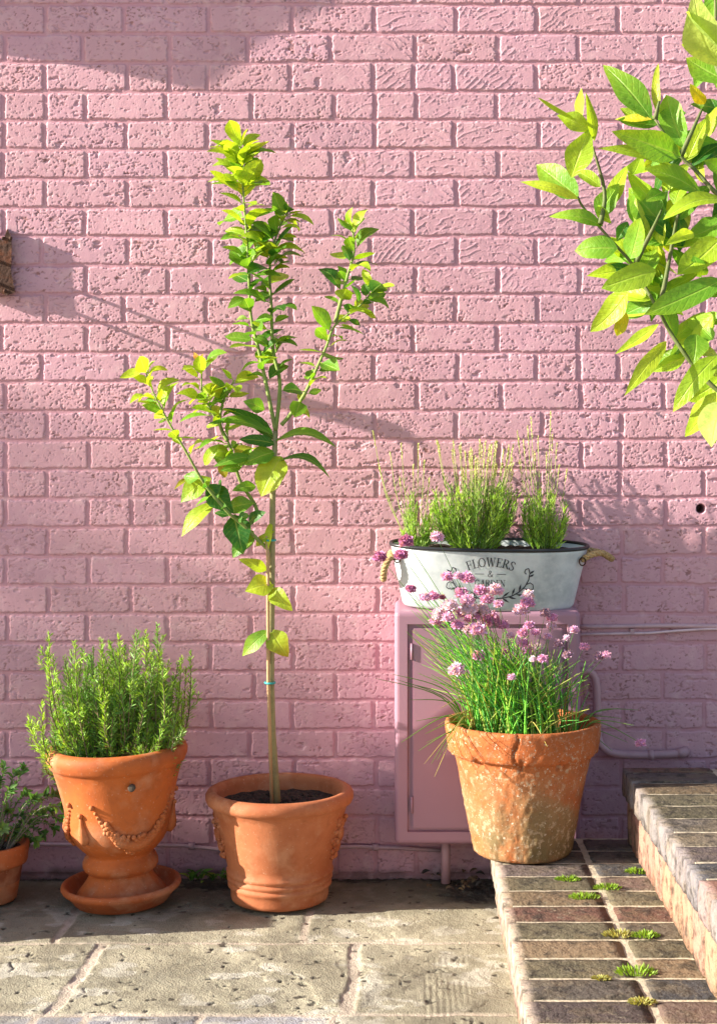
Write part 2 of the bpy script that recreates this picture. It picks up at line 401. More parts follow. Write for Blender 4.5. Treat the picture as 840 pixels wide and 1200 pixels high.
def build_paving():
    xs = np.concatenate([np.arange(-3, -1.25, .03), np.arange(-1.25, .26, .0032), np.arange(.26, 2.4, .03)])
    ys = np.concatenate([np.arange(-3.4, -1.12, .03), np.arange(-1.12, .005, .0032)])
    X, Y = np.meshgrid(xs, ys, indexing='ij')
    wx = X + (fb(X, Y, .07, 201, 3) - .5) * .020; wy = Y + (fb(X, Y, .10, 211, 3) - .5) * .016
    hj = [-.507 + .004, -.916]                                 # joints running along the wall
    d = np.full(X.shape, 9.); sid = np.zeros(X.shape, int)
    d = np.minimum(d, np.abs(wy - hj[0]) - .003); d = np.minimum(d, np.abs(wy - hj[1]) - .004)
    rows = [(wy > hj[0], [-1.5, -.80, -.242, .6], .006, 0), ((wy <= hj[0]) & (wy > hj[1]), [-1.7, -.695 , -.121, .62], .010, 10), (wy <= hj[1], [-.93, -.73, -.63, -.41, -.15], .006, 20)]
    for m, js, hw, base in rows:
        for k, j in enumerate(js):
            skew = (wy + .7) * (.05 if base == 10 and k == 1 else 0)
            d = np.where(m, np.minimum(d, np.abs(wx - j - skew) - hw), d)
            sid = np.where(m & (wx > j), base + k + 1, sid)
    st = sst(-.002, .007, d)
    h = st * .0012 + (fb(X, Y, .16, 221, 4) - .5) * .006 * st + (fb(X, Y, .03, 231, 3) - .5) * .0022 + (fb(X, Y, .009, 241, 2) - .5) * .0010
    # flaked steps and cracks in the riven stone
    fl = fb(X * .8, Y * 1.1, .20, 251, 4); lay = sst(.50, .515, fl) * .0012 + sst(.60, .61, fl) * .0014
    h += lay * st * (wy > hj[1])
    crk = np.abs(2 * fb(X + .3, Y * 1.3, .16, 261, 3) - 1); ck = sst(.010, .0, crk) * sst(.62, .65, fb(X, Y, .18, 271, 2))
    h -= ck * .005 * st
    gr = ((X > .03) & (X < .13) & (Y < -.60)) 
    h -= gr * sst(.5, .95, np.sin(X / .0125 * 2 * np.pi + (Y * 3))) * .0013 * sst(.2, .5, fb(X, Y, .06, 281, 2))
    rs = np.random.RandomState(3).rand(64, 3)[sid % 64]
    c = np.array([.375, .335, .235]) * (.86 + .28 * rs[..., :1]) * np.ones(X.shape + (3,))
    c = np.where((wy <= hj[1])[..., None] & (wx < -.15)[..., None], np.array([.30, .29, .31]) * (.8 + .4 * rs[..., :1]), c)
    tone = fb(X, Y, .14, 291, 4)[..., None]
    c = c * (.42 + 1.1 * tone)
    lt = sst(.60, .68, fb(X, Y * 1.4, .075, 301, 4))[..., None] * .6
    c = c * (1 - lt) + np.array([.60, .56, .47]) * lt
    dk = np.maximum(ck * .7, sst(.56, .70, fb(X, Y, .10, 311, 5)) * .40)[..., None]
    c = c * (1 - dk) + np.array([.07, .055, .035]) * dk
    shade_strip = sst(-.42, -.12, Y + (fb(X, Y, .1, 321, 3) - .5) * .3)[..., None] * .85      # shade along the wall foot painted in as a dark olive strip
    c = c * (1 - shade_strip) + np.array([.115, .105, .060]) * shade_strip
    mo = (1 - st)[..., None]; mc = np.array([.52, .42, .33]) * (.75 + .5 * fb(X, Y, .02, 331, 2)[..., None])
    c = c * (1 - mo) + mc * mo
    dirt_shade = (sst(.03, .0, -Y - .012 + (fb(X, Y, .05, 341, 2) - .5) * .03))[..., None]
    pitm = (sst(-.235, -.185, Y + (fb(X, Y, .06, 361, 2) - .5) * .08) * sst(.06, .12, X))[..., None]  # dark soil under the meter box, with the gap's shade painted in
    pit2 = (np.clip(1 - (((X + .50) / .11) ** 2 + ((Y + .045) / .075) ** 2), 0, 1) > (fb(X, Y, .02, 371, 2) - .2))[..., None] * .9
    dirt_shade = np.maximum(np.maximum(dirt_shade, pitm), pit2)
    c = c * (1 - dirt_shade) + np.array([.028, .020, .013]) * dirt_shade
    h = h - dirt_shade[..., 0] * .006 + dirt_shade[..., 0] * (fb(X, Y, .01, 381, 2)) * .008
    o = gridmesh('stone_paving', X, Y, h - .010, c, M['stone'])
    return props(o, kind='structure')
build_paving()

# ---- two brick steps
def brick(mb, a, b, col, rng, n=(9, 5, 4), rad=.0045, wob=.0016, sun_skim=None):
    a = Vector(a); b = Vector(b); cx = (a + b) / 2; hs = (b - a) / 2
    idx = {}; vs = []; fs = []
    def vid(i, j, k):
        key = (i, j, k)
        if key not in idx:
            u = [2 * i / n[0] - 1, 2 * j / n[1] - 1, 2 * k / n[2] - 1]
            p = Vector((u[0] * hs.x, u[1] * hs.y, u[2] * hs.z))
            q = Vector([max(-(hs[t] - rad), min(hs[t] - rad, p[t])) for t in range(3)])
            e = p - q
            if e.length > 1e-9: p = q + e.normalized() * min(rad, e.length if sum(abs(c) > 1e-9 for c in e) == 1 else rad)
            idx[key] = len(vs); vs.append(cx + p + Vector((rng.uniform(-wob, wob), rng.uniform(-wob, wob), rng.uniform(-wob, wob) * .5)))
        return idx[key]
    for i in range(n[0]):
        for j in range(n[1]):
            fs.append((vid(i, j, 0), vid(i, j + 1, 0), vid(i + 1, j + 1, 0), vid(i + 1, j, 0)))
            fs.append((vid(i, j, n[2]), vid(i + 1, j, n[2]), vid(i + 1, j + 1, n[2]), vid(i, j + 1, n[2])))
    for i in range(n[0]):
        for k in range(n[2]):
            fs.append((vid(i, 0, k), vid(i + 1, 0, k), vid(i + 1, 0, k + 1), vid(i, 0, k + 1)))
            fs.append((vid(i, n[1], k), vid(i, n[1], k + 1), vid(i + 1, n[1], k + 1), vid(i + 1, n[1], k)))
    for j in range(n[1]):
        for k in range(n[2]):
            fs.append((vid(0, j, k), vid(0, j, k + 1), vid(0, j + 1, k + 1), vid(0, j + 1, k)))
            fs.append((vid(n[0], j, k), vid(n[0], j + 1, k), vid(n[0], j + 1, k + 1), vid(n[0], j, k + 1)))
    if sun_skim:  # left ends paler: sunlight painted in, with mortar skim on the lower step
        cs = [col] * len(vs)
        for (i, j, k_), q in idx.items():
            f_ = (1 if i == 0 else 0) * sun_skim[1] * rng.uniform(.8, 1)
            cs[q] = tuple(col[t] * (1 - f_) + sun_skim[0][t] * f_ for t in range(3))
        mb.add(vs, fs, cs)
    else: mb.add(vs, fs, col)
Z1 = H - .945; Z2 = H - .762; X1 = .195; X2 = .512
cols = [(.10, .082, .068), (.135, .105, .075), (.07, .066, .068), (.19, .13, .078), (.17, .085, .062), (.21, .105, .075), (.12, .10, .062), (.11, .082, .075), (.15, .10, .08)]
steps = thing('brick_steps', 'two mossy brick garden steps running up to the pink wall at right', 'steps', (X1, -1, 0))
def build_step(x0, x1, y0, y1, zb, zt, yj, pitch, rng, side, first):
    mb = MB()
    o_ = steps.location
    n = int((yj + 3) / pitch); y = yj + math.ceil((y1 - yj) / pitch) * pitch
    while y > y0:
        a = max(y - pitch + .0058, y0); b = min(y - .0058, y1)
        if b - a > .02:
            xs = x0; k = 0
            ln = .215 if first else .215
            off = 0
            while xs < x1 - .02:
                L = min(.212 if first or (k > 0) else .212, x1 - xs)
                if first and k == 1: L = x1 - xs
                c = rng.choice(cols); v = rng.uniform(.62, 1.25); c = tuple(q * v for q in c)
                j = rng.uniform(-.0006, .0010)
                brick(mb, (xs + (0 if k == 0 else .0), a, zt - .066), (xs + L, b, zt + j), c, rng, sun_skim=(((.42, .33, .27), .92) if first else ((.30, .27, .28), .6)) if k == 0 else None)
                xs += L + .013; k += 1
        # lower course, seen on the left side
        c = tuple(q * rng.uniform(.9, 1.12) for q in side)
        if b - a > .02: brick(mb, (x0 + .012, a, zb + .004), (x0 + .13, b, zt - .078), c, rng)
        y -= pitch
    for v in range(len(mb.v)): mb.v[v] = (mb.v[v][0] - o_[0], mb.v[v][1] - o_[1], mb.v[v][2] - o_[2])
    st = mb.build('step', M['brick'], steps)
    m2 = MB(); m2.box((x0 + .020 - o_[0], y0 - o_[1] + .01, zb - o_[2] - .01), (x1 - o_[0], y1 - o_[1] - .006, zt - .0032), (.50, .42, .30))
    m2.build('mortar', M['mortar'], st, smooth=False)
rng = random.Random(4)
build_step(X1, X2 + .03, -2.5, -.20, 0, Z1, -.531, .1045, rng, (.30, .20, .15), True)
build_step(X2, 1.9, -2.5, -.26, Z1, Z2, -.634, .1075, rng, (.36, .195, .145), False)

# ================================================================== things on the wall
# rusty bracket at the left edge of the photograph
br_ = thing('wall_bracket', 'rusty brown iron bracket fixed to the pink wall at its left edge', 'bracket', P(0, 310, D))
def loc(o, p): return Vector(p) - o.location
mb = MB()
prof = [(-30, 272), (-6, 276), (4, 282), (9, 268), (14, 278), (14, 310), (13, 316), (18, 343), (8, 346), (-8, 340), (-30, 344)]
vsf = [loc(br_, P(x, y, D - .030)) for x, y in prof]; vsb = [loc(br_, P(x, y, D - .001)) for x, y in prof]
n = len(prof)
mb.add(vsf + vsb, [tuple(range(n))[::-1], tuple(range(n, 2 * n))] + [(i, (i + 1) % n, n + (i + 1) % n, n + i) for i in range(n)])
mb.build('plate', M['rust'], br_, smooth=False)
b0 = P(0, 300, D); bx = -1.09
for z in (1.60, 1.545):
    m2 = MB(); m2.tube([loc(br_, (bx, -.004, z)), loc(br_, (bx, -.12, z - .005 if z < 1.58 else z + .004))], .0045, 8); m2.build('arm', M['rust'], br_)
m2 = MB(); m2.tube([loc(br_, (bx, -.115, 1.60)), loc(br_, (bx, -.115, 1.50))], .006, 8); m2.tube([loc(br_, (bx - .05, -.12, 1.53)), loc(br_, (bx + .008, -.19, 1.55))], .02, 8)
m2.build('hook', M['rust'], br_)
for (x, y) in ((4, 279), (13, 279), (6, 341)):
    m2 = MB(); m2.sphere(loc(br_, P(x, y, D - .030)), .0045, col=(1, 1, 1)); m2.build('screw', M['rust'], br_)
# added unseen leaf cloud far left, thinning the sun on the lower left wall
def add_shade_tree():
    rr = random.Random(13); o = thing('shade_tree', 'added unseen tree-shaped leaf cloud far left, thinning the sun on the wall', 'tree', (-13.2, -1.1, -.03))
    mb = MB(); mb.tube([Vector(p) for p in ((0, 0, 0), (.05, .02, 1.6), (-.03, .05, 3.2), (.02, 0, 4.6), (.05, .02, 5.6))], [.16, .13, .10, .06, .02], 10, (.16, .12, .08))
    for _ in range(16):
        z = rr.uniform(3.2, 5.2); a = rr.uniform(0, 6.28); mb.tube([Vector((0, 0, z)), Vector((math.cos(a) * .8, math.sin(a) * .7, z + rr.uniform(.2, .6)))], [.03, .008], 6, (.16, .12, .08))
    mb.build('trunk', M['woodstem'], o); mb = MB()
    for _ in range(11000):
        d = Vector([rr.gauss(0, 1) for _ in range(3)]).normalized() * (rr.random() ** .38); p = Vector((d.x * 1.1, d.y * 1.27, 5.1 + d.z * 1.25))
        v = Vector([rr.gauss(0, 1) for _ in range(3)]).normalized() * .08; mb.needle(p, p + v, .045, Vector([rr.gauss(0, 1) for _ in range(3)]), vary_((.08, .16, .03), rr))
    mb.build('crown', M['herb'], o)
def vary_(c, rr): f = rr.uniform(.75, 1.25); return (c[0] * f, c[1] * f, c[2] * f)
add_shade_tree()
# added timber board out of view, cut to cast the upper left shadow
cb = thing('shadow_board', 'added timber board out of view, outline cut to cast the wall shadow', 'bracket', (-1.4, 0, 2.4))
def back(px, py, x=-1.4):                                       # where the light that reaches wall pixel (px,py) passes x
    w_ = P(px, py, D); t = w_.x - x; return Vector((0, w_.y - SL.y * t, w_.z + .38 * t - 2.4))
pr = [back(-60, 56), back(100, 78), back(250, 107), back(292, 72), back(352, 30), back(430, -6), back(450, -60), back(-60, -60)]
for p in pr: p.y = min(p.y, -.002)
mb = MB(); n = len(pr)
mb.add([p + Vector((-.03, 0, 0)) for p in pr] + [p + Vector((.0, 0, 0)) for p in pr], [tuple(range(n)), tuple(range(n, 2 * n))[::-1]] + [(i, n + i, n + (i + 1) % n, (i + 1) % n) for i in range(n)])
mb.build('shadow_cutout', M['wood'], cb, smooth=False)

PK = (.50, .28, .30)
def pipe_thing(name, label, cat, pts, r, parts=()):
    o = thing(name, label, cat, pts[0]); mb = MB(); mb.tube([loc(o, p) for p in pts], r, 10, PK)
    mb.build('pipe' if 'pipe' in name else 'wire', M['pipe'], o); return o
def smooth_pts(pts, k=5):
    out = []
    P4 = [pts[0]] + list(pts) + [pts[-1]]
    for i in range(1, len(P4) - 2):
        for j in range(k):
            t = j / k; a, b, c, d = P4[i - 1], P4[i], P4[i + 1], P4[i + 2]
            out.append(.5 * ((2 * b) + (c - a) * t + (2 * a - 5 * b + 4 * c - d) * t * t + (3 * b - a - 3 * c + d) * t ** 3))
    out.append(pts[-1]); return out
dd = D - .012
mb = MB(); o = thing('painted_cable', 'straight pink painted cable running right from the meter box, upper of two', 'cable', P(690, 734, D))
mb.tube([loc(o, P(x, 734 + .6 * math.sin(x * .03), D - .007)) for x in range(680, 1100, 12)], .0058, 8, (.58, .36, .38)); mb.build('wire', M['pipe'], o)
mb = MB(); o = thing('painted_cable', 'slack pale pink cable sagging just below the straight one', 'cable', P(690, 743, D))
mb.tube([loc(o, P(x, y, D - .010)) for x, y in ((676, 744), (700, 743), (730, 742.5), (760, 742), (790, 739.5), (820, 737.5), (840, 737), (870, 737), (960, 738), (1080, 738))], .0036, 8, (.72, .50, .52)); mb.build('wire', M['pipe'], o)
for x in (740, 905):
    m2 = MB(); c = loc(o, P(x, 740, D - .008)); m2.box(c + Vector((-.005, -.006, -.007)), c + Vector((.005, .008, .007)), (.6, .38, .4)); m2.build('clip', M['pipe'], o, smooth=False)
# bottom conduit at left
o = thing('conduit', 'thin pink conduit running along the foot of the wall', 'pipe', P(0, 990, D))
mb = MB(); mb.tube([loc(o, P(x, y, D - .012)) for x, y in ((-120, 988), (60, 989.5), (150, 990), (215, 991), (262, 996), (330, 994), (420, 992), (470, 994), (522, 997))], .0052, 8, (.50, .31, .34)); mb.build('pipe', M['pipe'], o)
for x, y in ((225, 992), (440, 993)):
    m2 = MB(); c = loc(o, P(x, y, D - .010)); m2.tube([c + Vector((-.008, 0, 0)), c + Vector((.008, 0, 0))], .009, 8, (.5, .31, .34)); m2.build('clip', M['pipe'], o)
# bent pipe at right
o = thing('bent_pipe', 'pink painted pipe bending from behind the meter box to a capped end', 'pipe', P(700, 870, D))
pts = smooth_pts([P(x, y, D - .028) for x, y in ((676, 790), (688, 786), (697, 796), (699, 820), (699, 850), (702, 870), (716, 882), (745, 885), (780, 884), (797, 883))], 5)
mb = MB(); mb.tube([loc(o, p) for p in pts], .0105, 12, PK); mb.build('pipe', M['pipe'], o)
mb = MB(); mb.tube([loc(o, P(793, 883, D - .028)), loc(o, P(799, 882.5, D - .026)), loc(o, P(802, 881, D - .012)), loc(o, P(802, 880, D))], [.0125, .0135, .013, .0125], 12, PK); mb.build('pipe_cap', M['pipe'], o)
for (x, y) in ((699, 835), (762, 885)):
    m2 = MB(); a = loc(o, P(x, y, D - .028))
    dv = Vector((0, 0, .007)) if x < 710 else Vector((.007, 0, 0))
    m2.tube([a - dv, a + dv], .0128, 12, PK); m2.build('pipe_clip', M['pipe'], o)

# ---- meter box
BD = .150; XL = -.038; XR = .4255; ZB = .118; ZTF = .700; ZTB = .714
box = thing('meter_box', 'pink painted gas meter box on the wall under the white metal tub', 'meter box', ((XL + XR) / 2, 0, ZB))
def build_box():
    bm = bmesh.new()
    x0, x1 = XL - box.location.x, XR - box.location.x; zf = ZTF - ZB; zb = ZTB - ZB
    vs = [bm.verts.new(p) for p in ((x0, -BD, 0), (x1, -BD, 0), (x1, -.001, 0), (x0, -.001, 0), (x0, -BD, zf), (x1, -BD, zf), (x1, -.001, zb), (x0, -.001, zb))]
    fs = [bm.faces.new([vs[i] for i in f]) for f in ((0, 3, 2, 1), (4, 5, 6, 7), (0, 1, 5, 4), (1, 2, 6, 5), (2, 3, 7, 6), (3, 0, 4, 7))]
    front = fs[2]
    ed = [e for e in bm.edges if e not in fs[4].edges]
    bmesh.ops.bevel(bm, geom=ed, offset=.012, segments=4, profile=.5, affect='EDGES')
    front = max((f for f in bm.faces if abs(f.normal.y + 1) < .01), key=lambda f: f.calc_area())
    r = bmesh.ops.inset_region(bm, faces=[front], thickness=.028)
    r2 = bmesh.ops.inset_region(bm, faces=[front], thickness=.003)
    for v in front.verts: v.co.y += .010
    me = bpy.data.meshes.new('case'); bm.to_mesh(me); bm.free()
    ca = me.color_attributes.new('Col', 'FLOAT_COLOR', 'POINT'); a = np.ones((len(me.vertices), 4), dtype=np.float32); a[:, :3] = (.37, .195, .25); ca.data.foreach_set('color', a.ravel())
    me.materials.append(M['metalpaint'])
    o = bpy.data.objects.new('case', me); C.objects.link(o); o.parent = box
    fx = [v.co for v in me.vertices]
    # door
    bm = bmesh.new(); i = .043
    a = Vector((x0 + i + .001, -BD - .0005, .040)); b = Vector((x1 - i - .001, -BD + .009, zf - .042))
    bmesh.ops.create_cube(bm, size=1, matrix=Matrix.Translation((a + b) / 2) @ Matrix.Diagonal((*(b - a), 1)))
    bmesh.ops.bevel(bm, geom=list(bm.edges), offset=.003, segments=2, affect='EDGES')
    me = bpy.data.meshes.new('door'); bm.to_mesh(me); bm.free()
    ca = me.color_attributes.new('Col', 'FLOAT_COLOR', 'POINT'); q = np.ones((len(me.vertices), 4), dtype=np.float32); q[:, :3] = (.36, .19, .245); ca.data.foreach_set('color', q.ravel())
    me.materials.append(M['metalpaint']); d = bpy.data.objects.new('door', me); C.objects.link(d); d.parent = box
    for z in (.10, zf - .10):
        m2 = MB(); m2.tube([(a.x - .001, -BD - .001, z - .02), (a.x - .001, -BD - .001, z + .02)], .0035, 8, (.36, .19, .245)); m2.build('hinge', M['metalpaint'], d)
    m2 = MB(); m2.tube([(b.x - .02, -BD - .006, zf / 2), (b.x - .02, -BD + .002, zf / 2)], .008, 12, (.2, .15, .15)); m2.build('lock', M['metalpaint'], d)
    m2 = MB(); px_ = P(522, 1000, D - .07).x - box.location.x
    m2.tube([(px_, -.07, .004), (px_, -.07, -ZB + .0)], .012, 12, PK); m2.build('pipe', M['pipe'], box)
build_box()

# ---- white metal tub with lettering
tilt = math.atan2(ZTB - ZTF, BD)
TY = -.082; tz = ZTF + (ZTB - ZTF) * (BD + TY) / BD
tub = thing('metal_tub', 'oval whitewashed metal tub with black rim and rope handles on the meter box', 'tub', (.198, TY, tz))
tub.rotation_euler = (tilt * 1.0, R(.9), 0)
TH = .158; NE = 2.3
def ta(z): t = z / TH; return .215 + .034 * t, .066 + .030 * t
def tpt(a, z, k=1.0):
    A, B = ta(z); c, s_ = math.cos(a), math.sin(a)
    return Vector((math.copysign(abs(c) ** (2 / NE), c) * A * k, math.copysign(abs(s_) ** (2 / NE), s_) * B * k, z))
def build_tub():
    N_ = 96; mb = MB(); zs = [0.002, .0, .003, .01, .03, .06, .09, .12, .145, TH]; ks = [.90, .955, .985, 1, 1, 1, 1, 1, 1, 1]
    rows = [[tpt(2 * math.pi * i / N_, z, k) + (Vector((0, 0, 0))) for i in range(N_)] for z, k in zip(zs, ks)]
    rows += [[tpt(2 * math.pi * i / N_, z, 1) * 1 + Vector((0, 0, 0)) for i in range(N_)] for z in (TH, .11, .06)]
    for r in rows[-3:]:
        for v in r: v.x *= .988; v.y *= .965
    vs = [v for r in rows for v in r]; m = len(rows)
    fs = [(j * N_ + i, j * N_ + (i + 1) % N_, (j + 1) * N_ + (i + 1) % N_, (j + 1) * N_ + i) for j in range(m - 1) for i in range(N_)]
    fs.append(tuple(range(N_))[::-1])
    mb.add(vs, fs, (.66, .70, .71)); mb.build('body', M['zinc'], tub)
    mb = MB(); pts = [tpt(2 * math.pi * i / N_, TH, 1.0) for i in range(N_ + 1)]
    mb.tube(pts, .0048, 8, cap=False); mb.build('rim', M['black'], tub)
    mb = MB(); rr = random.Random(3); ring = []; A, B = ta(.13); 
    nx, ny = 40, 18; g_ = []
    for i in range(nx + 1):
        for j in range(ny + 1):
            x = -1 + 2 * i / nx; lim = (1 - min(1, abs(x)) ** NE) ** (1 / NE); y = (-1 + 2 * j / ny) * lim
            g_.append((x * A * .985, y * B * .96, .143 + rr.uniform(-.003, .003)))
    mb.add(g_, [(i * (ny + 1) + j, (i + 1) * (ny + 1) + j, (i + 1) * (ny + 1) + j + 1, i * (ny + 1) + j + 1) for i in range(nx) for j in range(ny)])
    mb.build('soil', M['soil'], tub)
    # rope handles on iron eyes
    for s_ in (-1, 1):
        x0 = s_ * .243; mb = MB()
        path = [Vector((x0 - s_ * .012, -.038, .128)), Vector((x0 + s_ * .010, -.040, .142)), Vector((x0 + s_ * .038, -.034, .146)), Vector((x0 + s_ * .062, -.016, .132)),
                Vector((x0 + s_ * .066, .010, .126)), Vector((x0 + s_ * .045, .034, .136)), Vector((x0 + s_ * .012, .040, .140)), Vector((x0 - s_ * .012, .038, .128))]
        if s_ < 0:
            path = [Vector((x0 + .012, -.038, .128)), Vector((x0 - .006, -.046, .128)), Vector((x0 - .020, -.046, .100)), Vector((x0 - .022, -.030, .075)), Vector((x0 - .022, .0, .068)), Vector((x0 - .020, .028, .085)), Vector((x0 - .006, .040, .125)), Vector((x0 + .012, .038, .128))]
        sp_ = smooth_pts(path, 7)
        for ph in range(3):
            q = []
            for i, p in enumerate(sp_):
                t = (sp_[min(i + 1, len(sp_) - 1)] - sp_[max(i - 1, 0)]).normalized(); u = t.cross(Vector((0, 0, 1)))
                u = u.normalized() if u.length > .01 else Vector((1, 0, 0)); v = t.cross(u); a = i * .75 + ph * 2.094
                q.append(p + (u * math.cos(a) + v * math.sin(a)) * .0042)
            mb.tube(q, .0046, 6)
        h = mb.build('handle', M['rope'], tub)
        for yy in (-.040, .038):
            m2 = MB(); c = Vector((x0 - s_ * .012, yy - .006 * (1 if yy < 0 else -1), .126))
            m2.tube([c + Vector((.008 * math.cos(a), -.002, .010 * math.sin(a) )) for a in [k * math.pi / 6 for k in range(13)]], .0018, 6, cap=False); m2.build('eyelet', M['rust'], h)
build_tub()

GL = {  # strokes: (width class 1 thick / 0 thin, points)
 'F': (.62, [(1, [(.17, 0), (.17, 1)]), (0, [(.05, .975), (.58, .975)]), (0, [(.17, .52), (.46, .52)]), (0, [(.04, .02), (.32, .02)]), (0, [(.57, 1), (.57, .78)]), (0, [(.45, .63), (.45, .42)])]),
 'L': (.62, [(1, [(.17, 0), (.17, 1)]), (0, [(.04, .98), (.32, .98)]), (0, [(.04, .02), (.58, .02)]), (0, [(.57, 0), (.57, .26)])]),
 'O': (.80, [(2, [(.4 + .33 * math.cos(a), .5 + .49 * math.sin(a)) for a in [k * math.pi / 10 for k in range(21)]])]),
 'W': (1.05, [(1, [(.12, 1), (.34, 0)]), (0, [(.34, 0), (.53, .98)]), (1, [(.51, .98), (.73, 0)]), (0, [(.73, 0), (.94, 1)]), (0, [(.0, .98), (.26, .98)]), (0, [(.82, .98), (1.04, .98)])]),
 'E': (.66, [(1, [(.17, 0), (.17, 1)]), (0, [(.05, .975), (.58, .975)]), (0, [(.17, .52), (.46, .52)]), (0, [(.04, .025), (.6, .025)]), (0, [(.57, 1), (.57, .80)]), (0, [(.45, .62), (.45, .43)]), (0, [(.60, 0), (.60, .22)])]),
 'R': (.76, [(1, [(.17, 0), (.17, 1)]), (2, [(.05, .975), (.40, .975), (.54, .90), (.57, .76), (.52, .60), (.38, .51), (.17, .51)]), (1, [(.36, .50), (.66, .02)]), (0, [(.04, .02), (.32, .02)]), (0, [(.60, .02), (.78, .02)])]),
 'S': (.60, [(2, [(.50, .80), (.42, .95), (.27, 1), (.13, .92), (.09, .76), (.18, .60), (.34, .48), (.48, .36), (.51, .20), (.42, .05), (.26, 0), (.12, .06), (.06, .22)])]),
 'G': (.80, [(2, [(.66, .78), (.56, .94), (.40, 1), (.22, .92), (.10, .72), (.07, .5), (.11, .26), (.24, .06), (.42, 0), (.56, .04), (.64, .12)]), (1, [(.63, .06), (.63, .42)]), (0, [(.50, .42), (.76, .42)])]),
 'A': (.80, [(0, [(.14, 0), (.40, 1)]), (1, [(.40, 1), (.66, 0)]), (0, [(.24, .36), (.54, .36)]), (0, [(.02, .02), (.24, .02)]), (0, [(.54, .02), (.78, .02)])]),
 'D': (.80, [(1, [(.17, 0), (.17, 1)]), (2, [(.04, .975), (.36, .97), (.56, .86), (.67, .66), (.69, .48), (.65, .28), (.52, .10), (.36, .025), (.04, .025)])]),
 'N': (.84, [(0, [(.15, 0), (.15, 1)]), (1, [(.13, .98), (.66, .02)]), (0, [(.67, 1), (.67, 0)]), (0, [(.02, .02), (.28, .02)]), (0, [(.0, .98), (.2, .98)]), (0, [(.54, .98), (.80, .98)])]),
 '&': (.85, [(2, [(.80, .45), (.72, .25), (.55, .06), (.32, 0), (.12, .08), (.06, .26), (.14, .42), (.36, .56), (.50, .72), (.50, .88), (.38, 1), (.24, .92), (.22, .76), (.32, .56), (.50, .30), (.70, .06), (.86, .02)])]),
}
